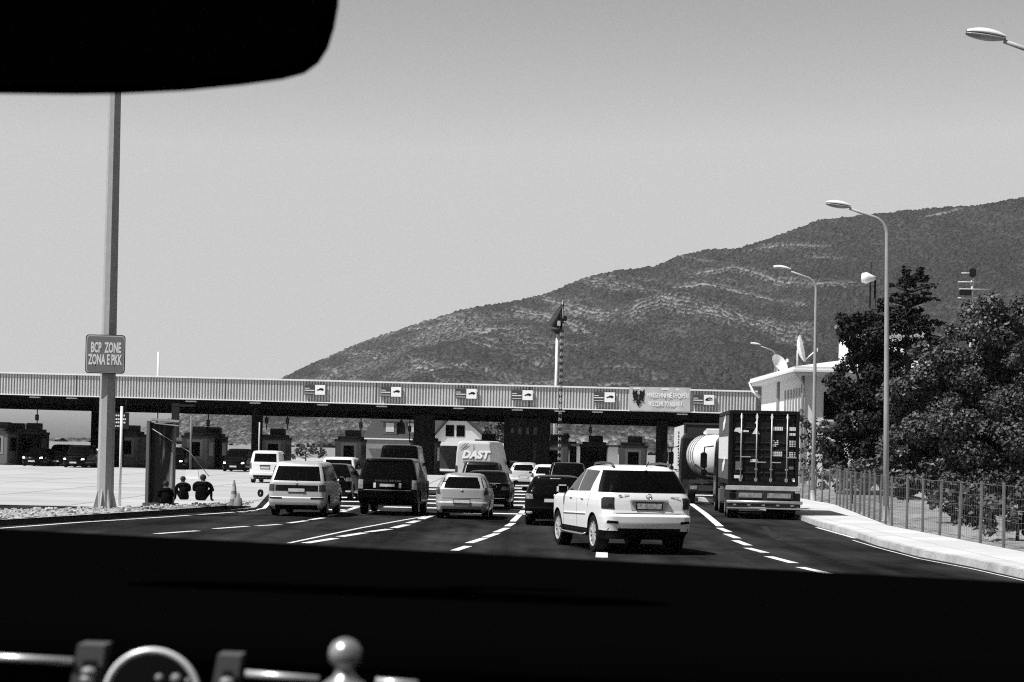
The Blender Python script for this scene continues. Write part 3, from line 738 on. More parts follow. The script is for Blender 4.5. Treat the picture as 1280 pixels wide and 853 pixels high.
# painted markings
mk = MB()
def stripe(p0, p1, w=.15, wid_end=None):
    a, b = (G(*p0, .009), G(*p1, .009)) if len(p0) == 2 else (Vector(p0), Vector(p1))
    d = (b-a).normalized(); n = Vector((-d.y, d.x, 0))*w/2
    mk.add([a-n, b-n, b+n, a+n], [(0,1,2,3)])
def line(pts, w=.15):
    for a, b in zip(pts[:-1], pts[1:]): stripe(a, b, w)
line([(-160,673),(0,660.5),(100,653),(200,646.8),(320,638.5)], .17)
line([(300,641),(330,635.5),(338,627),(352,606)], .15)
for a in [((195,667.3),(247,663.6)),((268,661),(309,658)),((321,657.6),(350,655.6)),((361,654),(383,651)),((388,649.8),(404,647.4)),((406,645.7),(418,643.2)),((428,640),(446.5,634))]: stripe(*a, w=.2)
line([(361,679),(446,661),(500,651),(541,644)], .11)
for a in [((382,679),(419,673)),((425,671),(456,666)),((460,665),(487,661.5)),((492,660),(509,656)),((511,654),(522,651)),((526,649),(541,644))]: stripe(*a, w=.24)
for a in [((568,688.3),(585,682.7)),((586,679),(605,673)),((606,672),(621,667)),((620,665.5),(634,660)),((634,658),(641,654)),((641,652),(652,641))]: stripe(*a, w=.2)
line([(652,641),(660,630)], .2)
for a in [((752,697),(752.5,689))]: stripe(*a, w=.26)
for a in [((899,660),(911,665)),((908,667.5),(922,673)),((919,675.6),(935.5,681.9)),((934,685),(956.6,691)),((960.5,695.6),(992.5,704)),((1000,709),(1037,717.5))]: stripe(*a, w=.22)
line([(860,627),(881,642),(900,658)], .24)
line([(x, y-1.5) if i else (x, y-1.5) for i, (x, y) in enumerate([(1021,661),(1069,674.5)])], .12)
line([(1066,675.4),(1096,684.5),(1149,698.5),(1214,711),(1280,726),(1360,746)], .06)
for Y, dy in [(69,1.0),(73.5,1.2),(79.5,1.5),(85,1.7),(91.5,1.9),(98,2.2),(105,2.6)]:
    x = XG(327, 70)+(Y-70)*.05
    for k in range(3):
        x0 = -8.6+.5+k*3.25+(Y-70)*.045; x1 = x0+2.55
        mk.add([(x0,Y,.009),(x1,Y,.009),(x1,Y+dy,.009),(x0,Y+dy,.009)], [(0,1,2,3)])
tag(mk.build('road_markings', ROADPAINT), kind='structure')
# tarred seams and a skid mark on the asphalt
mk = MB()
def seam(pts, w):
    for a, b in zip(pts[:-1], pts[1:]):
        a, b = G(*a, .0045), G(*b, .0045); d = (b-a).normalized(); n = Vector((-d.y, d.x, 0))*w/2; mk.add([a-n, b-n, b+n, a+n], [(0,1,2,3)])
seam([(250,657),(330,662),(430,661),(520,667),(600,668)], .12)
seam([(560,676),(640,678),(700,676)], .10)
seam([(955,658),(964,668),(975,676)], .22)
seam([(930,676),(980,672),(1050,677),(1130,690)], .10)
seam([(300,646),(420,652),(500,650)], .09)
tag(mk.build('tar_seams', mat('tar', .006, .6)), kind='structure')

# ------------------------------------------------------------------ the mountain
def vnoise(x, y, seed):
    xi, yi = np.floor(x).astype(int), np.floor(y).astype(int); fx, fy = x-xi, y-yi
    fx = fx*fx*(3-2*fx); fy = fy*fy*(3-2*fy)
    def h(a, b):
        n = (a*374761393 + b*668265263 + seed*1442695041) & 0x7fffffff
        n = ((n ^ (n >> 13))*1274126177) & 0x7fffffff
        return ((n ^ (n >> 16)) & 0xffff)/65535.0
    return (h(xi,yi)*(1-fx)+h(xi+1,yi)*fx)*(1-fy)+(h(xi,yi+1)*(1-fx)+h(xi+1,yi+1)*fx)*fy
def fbm(x, y, seed, n=5):
    s = 0; a = .5
    for k in range(n): s = s+a*vnoise(x*2**k, y*2**k, seed+k); a *= .5
    return s/(1-.5**n)
SKY = [(-80,590),(30,571),(60,562),(118,553),(160,541),(215,523),(260,507),(350,473.5),(400,450),(450,428),(520,405),(582,386),(640,377),(679,368),(707,357),(730,347.5),(769,338),(818,333),(846,320.5),(885,311.5),(924,310),(960,298),(993,286.5),(1024,274.5),(1063,270.5),(1115,265),(1174,259),(1218,257),(1257,250),(1280,247),(1350,238),(1500,228)]
BANDS = [([(640,386),(680,393),(705,397),(745,403)],6,.9),([(677,373),(720,382),(775,385)],6,.95),([(728,349),(770,353),(815,362)],5,.8),
  ([(786,387),(826,374),(860,378),(910,388),(960,398),(1010,404)],12,.95),([(840,357),(880,353),(920,358),(970,366)],4,.9),([(868,342),(910,333),(960,341),(1010,349),(1065,356)],5,.9),
  ([(936,313),(985,305),(1032,306)],4,.7),([(955,395),(1015,400)],10,.5),([(1160,269),(1197,260)],2.2,.9),([(430,441),(460,440),(488,445)],8,.75),([(585,411),(620,410),(660,415)],8,.95),
  ([(505,412),(552,405)],4,.6),([(510,447),(560,452),(590,456)],5,.8),([(490,466),(530,470),(560,478)],4,.7),([(640,421),(690,424),(740,420)],5,.55),([(700,432),(720,440)],4,.6),([(405,457),(425,462)],5,.6),
  ([(575,425),(640,432),(700,445)],5,.5),([(760,455),(820,458)],4,.4),([(1010,318),(1080,322)],4,.45),([(960,365),(1015,372)],4,.5),([(480,430),(505,437)],3,.5)]
NC, NR = 1150, 330
pxs = np.linspace(-80, 1480, NC)
skyy = np.interp(pxs, [p[0] for p in SKY], [p[1] for p in SKY])
kern = np.ones(9)/9; skyy = np.convolve(np.pad(skyy, 4, mode='edge'), kern, mode='valid')
t = np.linspace(0, 1, NR)[:, None]
base_y = 560+(pxs-640)*SR/CR+3.0
py = base_y[None, :]*(1-t)+skyy[None, :]*t
pxg = np.broadcast_to(pxs[None, :], py.shape)
Ydep = 1150+1500*t**1.05+ 170*(fbm(pxg/190.0, t*3.1+7, 3)-.5)*np.sin(PI*np.clip(t,0,1)) + 60*np.sin(pxg/140.0)
a_, b_ = pxg-CX, py-HY
u = a_*CR+b_*SR; v = a_*SR-b_*CR
X = u*Ydep/FPX; Z = EYE+v*Ydep/FPX; Y = Ydep
# bare rock and grass bands on the slope
bare = np.zeros_like(py)
wob = (fbm(pxg/34.0, py/9.0, 11)-.5)*8
for pts, hw_, amt in BANDS:
    by = np.interp(pxs, [p[0] for p in pts], [p[1] for p in pts])[None, :]
    ex = np.clip((pxg-pts[0][0]+14)/28, 0, 1)*np.clip((pts[-1][0]+14-pxg)/28, 0, 1)
    dd = py-by+wob*.6
    bare = np.maximum(bare, amt*np.clip(1.25-np.abs(dd)/(hw_*.9), 0, 1)*ex*(.52+.48*np.sin(dd*1.75+3*fbm(pxg/40.0, py/20.0, 61))))
bare = np.maximum(bare, np.clip((fbm(X/160, Y/300, 21)-.62)*3.0, 0, .45)*np.clip((960-pxg)/200, 0, 1))
strat = np.clip(np.sin((py-.13*pxg+9*fbm(pxg/120.0, py/40.0, 41))/2.6)-.45, 0, 1)*np.clip((fbm(pxg/55.0, py/14.0, 43)-.47)*5, 0, 1)*np.clip((1010-pxg)/250, 0, 1)
bare = np.maximum(bare, strat*.75)
low = np.clip((py-(skyy[None,:]*0+505))/50, 0, 1)
bare = np.maximum(bare, low*np.clip((fbm(X/45, Y/90, 5)-.42)*4, 0, .85))
left = np.clip((330-pxg)/120, 0, 1); bare = np.maximum(bare, left*.62)
# shrubs and trees: jittered cells
cell = 3.8; cx, cy = np.floor(X/cell).astype(int), np.floor(Y/cell).astype(int)
bump = np.zeros_like(py); cover = np.zeros_like(py)
def hh(a, b, s):
    n = (a*374761393 + b*668265263 + s*1442695041) & 0x7fffffff
    n = ((n ^ (n >> 13))*1274126177) & 0x7fffffff
    return ((n ^ (n >> 16)) & 0xffff)/65535.0
thr = 1.05-bare*0.72-np.clip((fbm(X/60,Y/120,91)-.5)*1.2,0,.4)
for dx in (-1, 0, 1):
    for dy in (-1, 0, 1):
        ax, ay = cx+dx, cy+dy
        jx = (ax+hh(ax, ay, 1))*cell; jy = (ay+hh(ax, ay, 2))*cell
        keep = hh(ax, ay, 3) < thr; rad = 1.1+1.6*hh(ax, ay, 4)
        d2 = ((X-jx)**2+((Y-jy)*.8)**2)/rad**2
        hgt = np.where(keep & (d2 < 1), np.sqrt(np.clip(1-d2, 0, 1))*rad*(.5+.55*hh(ax, ay, 5)), 0)
        bump = np.maximum(bump, hgt); cover = np.maximum(cover, np.where(keep, np.clip((1-d2)*3.0, 0, 1)*(.75+.25*hh(ax, ay, 6)), 0))
Z = Z - np.abs(fbm(X/150, Y/420, 55)-.5)*60*np.sin(PI*t)*np.clip(.2+t,0,1) + bump - 1.0 + (fbm(X/90, Y/90, 9)-.5)*14*np.sin(PI*t)
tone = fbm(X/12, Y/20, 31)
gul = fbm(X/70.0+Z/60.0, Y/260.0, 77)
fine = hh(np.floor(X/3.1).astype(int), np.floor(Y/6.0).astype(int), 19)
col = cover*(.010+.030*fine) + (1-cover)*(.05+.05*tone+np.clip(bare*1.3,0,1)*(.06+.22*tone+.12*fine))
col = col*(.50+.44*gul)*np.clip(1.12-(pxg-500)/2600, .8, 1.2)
# fall away behind the crest
ex = np.arange(1, 9)[:, None]
Xe = X[-1:]*(1+ex*.02); Ye = Y[-1:]*(1+ex*.02); Ze = Z[-1:]-ex*ex*2.2-ex*6
X = np.vstack([X, Xe]); Y = np.vstack([Y, Ye]); Z = np.vstack([Z, Ze]); col = np.vstack([col, np.repeat(col[-1:], 8, 0)])
rows = X.shape[0]
me = bpy.data.meshes.new('mountain')
co = np.stack([X, Y, Z], -1).reshape(-1, 3).astype(np.float32)
ii = np.arange(rows*NC).reshape(rows, NC)
q = np.stack([ii[:-1,:-1], ii[:-1,1:], ii[1:,1:], ii[1:,:-1]], -1).reshape(-1, 4).astype(np.int32)
me.vertices.add(len(co)); me.vertices.foreach_set('co', co.ravel())
me.loops.add(q.size); me.loops.foreach_set('vertex_index', q.ravel())
me.polygons.add(len(q)); me.polygons.foreach_set('loop_start', np.arange(0, q.size, 4, dtype=np.int32))
me.update(calc_edges=True)
me.polygons.foreach_set('use_smooth', np.ones(len(q), bool))
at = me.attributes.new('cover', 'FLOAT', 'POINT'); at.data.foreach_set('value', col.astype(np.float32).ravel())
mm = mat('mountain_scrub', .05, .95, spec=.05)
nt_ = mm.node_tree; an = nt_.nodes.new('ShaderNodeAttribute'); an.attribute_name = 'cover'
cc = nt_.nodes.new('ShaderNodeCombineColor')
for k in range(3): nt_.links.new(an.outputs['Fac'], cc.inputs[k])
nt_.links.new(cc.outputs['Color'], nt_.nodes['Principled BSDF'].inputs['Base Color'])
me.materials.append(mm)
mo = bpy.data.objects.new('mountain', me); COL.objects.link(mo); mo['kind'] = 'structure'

# unseen hills added behind and right of the camera to block low sky light
hm2 = MB(); NA, NRR = 90, 8; vs = []
for j in range(NRR+1):
    for i in range(NA+1):
        a = R(28+ 222*i/NA); f = j/NRR                       # clockwise from straight ahead
        rad = 330+420*f+25*math.sin(i*.5); h = (270*f**1.15)*(.85+.15*math.sin(i*.33+1))*min(1, .25+i/14)*min(1, .05+(NA-i)/22)
        vs.append((rad*math.sin(a), rad*math.cos(a), h-1+random.uniform(-4,4)*f))
hm2.add(vs, [(j*(NA+1)+i, j*(NA+1)+i+1, (j+1)*(NA+1)+i+1, (j+1)*(NA+1)+i) for j in range(NRR) for i in range(NA)], 0, True)
tag(hm2.build('sky_blocking_hills', mat('sky_blocking_hills_dark', .03, .95, spec=0, var=.5, scale=.03)), kind='structure')
# ------------------------------------------------------------------ trees
def leaves(name, clumps, m, parent, size=.2, dens=60, flat_=.0, seed=1, droop=0.0):
    """clumps: (centre, (rx,ry,rz)); leaf faces spread mostly near the outside of each clump"""
    rg = np.random.default_rng(seed); C = []; S = []
    for c, r in clumps:
        n = int(dens*(r[0]*r[2]+.3*r[0]*r[1]))+6
        d = rg.normal(size=(n, 3)); d /= np.linalg.norm(d, axis=1)[:, None]
        rad = rg.random(n)**.45
        C.append(np.array(c)+d*rad[:, None]*np.array(r)); S.append(d)
    C = np.vstack(C); D = np.vstack(S); n = len(C)
    nr = D*.6+rg.normal(size=(n, 3))*.6+np.array([0, 0, .5]); nr /= np.linalg.norm(nr, axis=1)[:, None]
    nr[:, 2] += flat_; nr /= np.linalg.norm(nr, axis=1)[:, None]
    ax = np.cross(nr, rg.normal(size=(n, 3))); ax /= np.linalg.norm(ax, axis=1)[:, None]
    bx = np.cross(nr, ax); sz = size*(.6+.8*rg.random(n))[:, None]
    V = np.stack([C-ax*sz*.5, C+bx*sz*.36+nr*sz*.08, C+ax*sz*.55-np.array([0,0,1])*sz*droop, C-bx*sz*.36+nr*sz*.08], 1).reshape(-1, 3).astype(np.float32)
    me = bpy.data.meshes.new(name); me.vertices.add(len(V)); me.vertices.foreach_set('co', V.ravel())
    idx = np.arange(len(V), dtype=np.int32); me.loops.add(len(idx)); me.loops.foreach_set('vertex_index', idx)
    me.polygons.add(n); me.polygons.foreach_set('loop_start', np.arange(0, len(idx), 4, dtype=np.int32)); me.update(calc_edges=True)
    me.materials.append(m); ob = bpy.data.objects.new(name, me); COL.objects.link(ob); ob.parent = parent
    return ob
LEAF = mat('broad_leaves', .075, .5, spec=.35, var=.5, scale=1.2)
LEAFD = mat('dark_needles', .018, .6, spec=.2, var=.4, scale=1.0)
LEAFP = mat('pale_leaves', .11, .55, spec=.35, var=.4, scale=1.5)
def crown_from(lobes, Y, n_sub=9, fl=1.0, seed=3, dy=.8):
    rg = random.Random(seed); out = []
    s = Y/FPX
    for (px, py_, r) in lobes:
        for k in range(n_sub):
            a = rg.uniform(0, 2*PI); q = rg.random()**.5
            yy = Y+rg.uniform(-1, 1)*r*s*dy
            c = P(px+math.cos(a)*q*r*.75, py_+math.sin(a)*q*r*.75*fl, yy)
            rr = r*s*rg.uniform(.25, .5)
            out.append((tuple(c), (rr, rr, rr*.8*fl)))
    return out
def tree(name, label, lobes, Y, m, base_px, size, dens, seed, n_sub=10, fl=1.0, trunk_r=.22, group=None):
    b = Vector((XG(base_px, Y), Y, -.06))
    root = empty(name, label, 'tree' if 'bush' not in name and 'shrub' not in name else 'shrub', b, 0, group)
    cl = [((c[0]-b.x, c[1]-b.y, c[2]-b.z), r) for c, r in crown_from(lobes, Y, n_sub, fl, seed)]
    leaves('crown', cl, m, root, size, dens, 0.0, seed)
    tk = MB(); top = max(c[2] for c, r in cl)
    cxm = sum(c[0] for c, r in cl)/len(cl)
    tk.tube([(0,0,-.2),(cxm*.1,.05,top*.2),(cxm*.3,0,top*.5),(cxm*.6,.1,top*.85)], [trunk_r*1.3, trunk_r, trunk_r*.7, trunk_r*.2], 8)
    rg = random.Random(seed)
    for c, r in rg.sample(cl, min(14, len(cl))):
        z0 = max(.5, min(c[2]*.6, top*.6)); tk.tube([(cxm*.3*z0/top*1.5, 0, z0), ((c[0]+cxm*.3)/2, c[1]/2, (z0+c[2])/2+.1), c], [trunk_r*.45, trunk_r*.25, trunk_r*.08], 6)
    tk.build('trunk', BARK, root)
    return root
tree('broadleaf_tree', 'big broad-leaved tree with sunlit leaves behind the wire fence at the right', [(1240,415,48),(1290,425,60),(1203,440,42),(1270,500,70),(1215,500,55),(1310,560,70),(1240,570,55),(1340,470,70),(1180,520,50),(1200,590,50),(1290,600,50),(1330,400,60)], 84, LEAF, 1255, .15, 800, 5, 16)
tree('broadleaf_tree', 'smaller broad-leaved tree leaning over the fence, left of the big one', [(1165,450,36),(1150,490,38),(1182,480,40),(1140,540,34),(1180,545,46),(1160,585,34),(1205,585,36),(1130,490,28),(1125,560,30),(1140,595,26)], 86, LEAF, 1168, .15, 800, 8, 13, trunk_r=.16)
tree('conifer_tree', 'dark conifer in front of the white building, behind the nearer street lamp', [(1078,420,34),(1062,405,20),(1094,450,40),(1070,480,38),(1098,500,42),(1110,545,40),(1110,470,34),(1118,510,34),(1100,585,34),(1066,545,34),(1085,575,34),(1052,500,13),(1040,570,22)], 97, LEAFD, 1080, .18, 650, 13, 13)
# cedar with flat tiers
def cedar(label, px, Y, tiers, top_y):
    b = Vector((XG(px, Y), Y, -.06)); root = empty('cedar_tree', label, 'tree', b)
    cl = []; rg = random.Random(4); tk = MB(); top = P(px, top_y, Y)-b
    tk.tube([(0,0,-.2),(0,0,top.z*.5),(top.x,0,top.z)], [.3,.2,.03], 8)
    for (x0, x1, y, th_) in tiers:
        for k in range(9):
            f = k/8; c = P(x0+(x1-x0)*f, y+rg.uniform(-2,2)-3*abs(f-.5), Y+rg.uniform(-1.2,1.2))-b
            rr = (x1-x0)/8*Y/FPX*.95
            cl.append((tuple(c), (rr, rr, th_*Y/FPX)))
        tk.tube([(0,0,(P(px,y+6,Y)-b).z), tuple(P(x1-4,y-2,Y)-b)], [.08,.02], 5); tk.tube([(0,0,(P(px,y+6,Y)-b).z), tuple(P(x0+4,y-2,Y)-b)], [.08,.02], 5)
    leaves('crown', cl, LEAFD, root, .22, 420, .8, 17); tk.build('trunk', BARK, root)
cedar('dark cedar with flat tiered branches reaching above the other trees', 1132, 103,
      [(1129,1137,342,8),(1147,1154,340,7),(1125,1141,352,6),(1143,1160,350,4),(1112,1168,359,2.6),(1118,1160,370,3.5),(1102,1168,377,3),(1096,1150,388,5),(1090,1155,398,6),(1080,1160,412,8),(1082,1172,428,9),(1110,1175,405,4),(1080,1160,446,11),(1085,1160,470,14),(1085,1160,500,16),(1090,1165,535,16),(1090,1165,570,16)], 334)
tree('slender_tree', 'light slender tree in front of the white building, by the second street lamp', [(1012,530,14),(1024,548,18),(1008,556,16),(1026,575,18),(1000,520,9),(1036,530,12),(1010,585,16),(1028,600,14)], 104, LEAFP, 1015, .2, 200, 21, 9, trunk_r=.08)
for i, (lx, ly, lr, Yb, lab) in enumerate([(1065,588,20,90,'low leafy bush behind the fence, by the second street lamp'),(1100,585,22,86,'round leafy bush behind the fence, left of the nearer street lamp'),
        (1190,618,20,64,'dark leafy bush behind the fence, midway between nearer street lamp and right edge'),(1135,600,18,84,'leafy bush behind the fence, right of the nearer street lamp'),(1222,632,22,60,'dark leafy bush pressed against the fence below the big tree'),(1272,640,27,53,'leafy bush at the right edge behind the last fence post')]):
    tree('leafy_bush', lab, [(lx,ly,lr),(lx+lr*.9,ly+lr*.2,lr),(lx-lr*.9,ly+lr*.3,lr),(lx+lr*.2,ly+lr*.7,lr)], Yb, LEAF if i in (0,1,3) else mat('dull_leaves', .05, .6, var=.4), lx, .18, 320, 40+i, 8, trunk_r=.05)
# soil bank behind the fence
bk = MB(); NB = 60; vs = []
for j in range(13):
    for i in range(NB+1):
        s = i/NB*(len(PB)-1); k = min(int(s), len(PB)-2); p = PB[k].lerp(PB[k+1], s-k); f = j/12
        h = .10+(.75*math.sin(PI*min(1,f*1.1))*(.55+.45*math.sin(i*.55))*max(.12,1-1.15*i/NB) if j else 0)+random.uniform(-.07,.07)*(1 if j else 0)
        vs.append((p.x+.05+f*7.5, p.y+f*2.5, h if f < 1 else -.1))
bk.add(vs, [(j*(NB+1)+i, j*(NB+1)+i+1, (j+1)*(NB+1)+i+1, (j+1)*(NB+1)+i) for j in range(12) for i in range(NB)])
tag(bk.build('soil_bank', SOIL), kind='structure')

# ------------------------------------------------------------------ wire fence
fr = empty('wire_fence', 'wire mesh fence on slim concrete posts along the pavement', 'fence', (PB[2].x, PB[2].y, .16))
org = Vector(fr.location)
path = [p + Vector((.12,0,0)) for p in PB[1:]]
acc = []; 
for a, b in zip(path[:-1], path[1:]):
    L = (b-a).length; n = max(1, round(L/2.1))
    for k in range(n): acc.append(a.lerp(b, k/n))
acc.append(path[-1])
wires = MB(); npost = 0
for i, p in enumerate(acc):
    lean = random.uniform(-.03,.03); h = 1.58+random.uniform(-.05,.05)
    pm = MB(); pm.box((0,0,h/2-.1), (.07,.07,h+.2), 0, Matrix.Rotation(lean, 4, 'Y'), bev=.012)
    po = pm.build('post', mat('fence_post', .15, .8, var=.25, scale=5), fr, p-org)
    if i:
        q = acc[i-1]
        for k in range(6):
            z = .08+1.42*k/5; sag = -.03 if k not in (0, 5) else -.015
            mid = (p+q)/2-org; wires.tube([q-org+Vector((0,-.05,z)), mid+Vector((0,-.05,z+sag)), p-org+Vector((0,-.05,z))], .005 if k%5 else .009, 3, cap=False)
        n = 9
        for k in range(1, n):
            c = q.lerp(p, k/n)-org; wires.tube([c+Vector((0,-.05,.08)), c+Vector((0,-.05,1.48))], .0035, 3, cap=False)
wires.build('wire_mesh', mat('fence_wire', .12, .6), fr)
# ------------------------------------------------------------------ canopy
CA, CB = P(0,493.3,160), P(945,518,154.5)
dirv = Vector((CB.x-CA.x, CB.y-CA.y, 0)); CL = dirv.length; crz = math.atan2(dirv.y, dirv.x)
ZB = (CA.z+CB.z)/2; FH = 1.80
SLOPE = (CA.z-CB.z)/CL
can = empty('border_canopy', 'long flat border-post canopy with ribbed light fascia over the lanes', 'canopy', (CA.x, CA.y, 0), crz)
can.rotation_euler = (0, math.atan(SLOPE), crz); can.location.z = CA.z-ZB
def zoff(lx): return CA.z-ZB-SLOPE*lx
def cpos(px, off=0.0, z=None, py=None):
    """local x on the canopy front for a picture column; off = metres in front (negative) or behind (positive)"""
    u = (px-CX-(0)*SR)/1.0
    # intersect viewing ray (horizontal) with canopy line
    best = None
    uu = uv(px, 500)[0]/FPX
    d = dirv.normalized(); n = Vector((-d.y, d.x, 0))
    # point = t*(uu,1): solve (t*(uu,1)-CA).n = off
    t_ = (off + CA.x*n.x + CA.y*n.y)/(uu*n.x+n.y)
    pt = Vector((t_*uu, t_, 0)); return (pt-Vector((CA.x,CA.y,0))).dot(d), pt
X0, X1 = -22.0, CL
fm = MB(); pitch = .232; x = X0; prof = []
while x < X1-.01:
    prof += [(x, 0.0), (x+pitch*.44, 0.0), (x+pitch*.52, .17), (x+pitch*.92, .17)]; x += pitch
prof.append((X1, 0.0))
vs = []; n = len(prof)
for z in (ZB+.07, ZB+FH-.10):
    vs += [(a, b, z) for a, b in prof]
fm.add(vs, [(i, i+1, n+i+1, n+i) for i in range(n-1)])
fm.build('ribbed_fascia', mat('fascia_sheet', .56, .6, spec=.2, var=.10, scale=.35), can, recalc=False)
tm = MB(); tm.box(((X0+X1)/2, .05, ZB+FH-.05), (X1-X0+.1, .36, .12)); tm.box(((X0+X1)/2, .03, ZB+.03), (X1-X0+.1, .2, .09)); tm.build('trim_strip', WHITE, can)
for k in range(7):
    lx_ = X0+4+k*12.1; b = MB(); b.box((lx_, -.012, ZB+FH/2), (.07, .03, FH-.2)); b.build('panel_joint', mat('joint_dark', .06, .7), can)
DEP = 25.0
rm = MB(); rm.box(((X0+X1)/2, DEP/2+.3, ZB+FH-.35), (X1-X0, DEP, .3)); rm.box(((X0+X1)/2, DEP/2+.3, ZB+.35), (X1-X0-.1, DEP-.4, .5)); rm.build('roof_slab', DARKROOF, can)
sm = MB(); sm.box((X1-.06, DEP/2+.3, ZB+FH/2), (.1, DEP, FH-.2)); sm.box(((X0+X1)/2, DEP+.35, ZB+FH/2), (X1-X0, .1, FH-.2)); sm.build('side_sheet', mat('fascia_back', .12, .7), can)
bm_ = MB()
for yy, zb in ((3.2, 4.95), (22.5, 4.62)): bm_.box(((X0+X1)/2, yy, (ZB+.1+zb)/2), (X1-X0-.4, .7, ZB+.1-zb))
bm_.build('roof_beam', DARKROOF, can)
for px, wd, off in [(-60,.8,3),(150,.7,3),(322,.78,3),(531,1.55,3),(634,.4,3),(680,1.0,3),(828,.9,3),(930,.8,3),(322,.7,22),(531,.8,22),(640,1.2,22),(120,.7,22)]:
    lx, _ = cpos(px, off); cb = MB(); cb.box((lx, off, 2.4), (wd, wd*.8, 4.9), bev=.03); cb.build('column', mat('dark_column', .007, .8, spec=.1), can)
for px in (45, 91, 404, 478, 574, 647, 747, 853, 700, 240, 320):
    lx, _ = cpos(px, .9); cb = MB(); cb.box((lx, .55, ZB-.14), (.85,.35,.10), bev=.02); cb.tube([(lx,.55,ZB-.1),(lx,.55,ZB+.1)], .03, 6); cb.build('ceiling_light', mat('luminaire', .7, .5), can)
# lane signs on the fascia
def lane_sign(px, label, bus=False):
    lx, pt = cpos(px, 0.0)
    d = dirv.normalized(); w3 = Vector((CA.x,CA.y,0))+d*lx+Vector((d.y,-d.x,0))*.24
    root = empty('lane_sign', label, 'sign', (w3.x, w3.y, ZB+.62+zoff(lx)), crz, 'lane signs on the canopy fascia')
    b = MB(); b.box((0,.08,.39), (1.68,.16,.80), bev=.02); b.build('sign_box', mat('sign_box', .2, .6), root)
    b = MB(); b.box((.42,-.012,.39), (.80,.02,.76)); b.build('white_half', mat('sign_white', .85, .5), root)
    b = MB(); b.box((-.42,-.012,.39), (.80,.02,.76)); b.build('grey_half', SIGNGREY, root)
    t_ = MB(); t_.box((-.42,-.026,.34), (.74,.008,.07)); t_.box((-.60,-.026,.50), (.36,.008,.05)); t_.box((-.42,-.026,.12), (.74,.008,.035)); t_.build('lettering_band', WHITE, root)
    c = MB()
    if not bus:
        car_ = [(.12,.36),(.16,.36),(.20,.43),(.30,.44),(.40,.52),(.60,.53),(.68,.46),(.72,.46),(.70,.36),(.64,.36),(.62,.31),(.56,.31),(.53,.36),(.32,.36),(.30,.31),(.24,.31),(.22,.36)]
    else:
        car_ = [(.12,.33),(.12,.40),(.22,.50),(.40,.58),(.60,.55),(.73,.45),(.73,.41),(.55,.47),(.40,.49),(.26,.43),(.60,.42),(.72,.36),(.5,.34),(.3,.30)]
    c.prism(car_, -.030, -.024, 'y'); c.build('vehicle_symbol', INK, root)
    b = MB(); b.box((0,.20,.4),(1.2,.10,.06)); b.build('bracket', BLACKMET, root)
lane_sign(394, 'lane sign on the fascia, first from the left, above the silver people carrier')
lane_sign(489, 'lane sign on the fascia above the large black off-road car')
lane_sign(583, 'lane sign on the fascia above the lettered white van')
lane_sign(653, 'lane sign on the fascia just left of the flag mast')
lane_sign(755.5, 'lane sign on the fascia just left of the eagle banner')
lane_sign(879.5, 'lane sign with an arched dark symbol, right of the eagle banner', True)
# welcome banner with the double-headed eagle
l0, _ = cpos(786.5); l1, _ = cpos(863); d = dirv.normalized(); mid = (l0+l1)/2; bw_ = l1-l0
w3 = Vector((CA.x,CA.y,0))+d*mid+Vector((d.y,-d.x,0))*.12
ban = empty('welcome_banner', 'pale cloth banner with black double-headed eagle hung on the canopy fascia', 'banner', (w3.x, w3.y, ZB+.05+zoff(mid)), crz)
b = MB(); vs = []
for j in range(13):
    for i in range(41):
        vs.append((-bw_/2+bw_*i/40, -.02+.025*math.sin(i*.7+j*.4)+.02*math.sin(i*.31), 1.85*j/12))
b.add(vs, [(j*41+i, j*41+i+1, (j+1)*41+i+1, (j+1)*41+i) for j in range(12) for i in range(40)], 0, True)
b.add([(p[0], p[1]+.03, p[2]) for p in vs], [(j*41+i, j*41+i+1, (j+1)*41+i+1, (j+1)*41+i) for j in range(12) for i in range(40)], 0, True)
b.build('cloth', mat('banner_cloth', .46, .8, var=.08, scale=1.2), ban)
hl = [(0,.50),(.07,.62),(.02,.74),(.06,.86),(.10,.98),(.05,1.06),(.13,1.14),(.22,1.12),(.26,1.05),(.36,1.16),(.44,1.24),(.42,1.04),(.46,.92),(.40,.80),(.42,.66),(.32,.62),(.36,.50),(.46,.40),(.33,.42),(.22,.50),(.12,.42),(.20,.30),(.10,.26),(.08,.14),(0,.06)]
b = MB(); ex_ = -bw_/2+.72
for sg in (1, -1): b.prism([(ex_+sg*x_*1.05, z_*1.15+.25) for x_, z_ in hl], -.075, -.06, 'y')
b.build('eagle_emblem', INK, ban, recalc=True)
WT = mat('banner_letters', .80, .7)
text('MIRËSEVINI NË SHQIPËRI', .50, WT, 'lettering', ban, TM(.62, -.065, 1.20), fit=bw_*.68, bold=.012)
text('WELCOME TO ALBANIA', .50, WT, 'lettering', ban, TM(.45, -.065, .55), fit=bw_*.56, bold=.012)

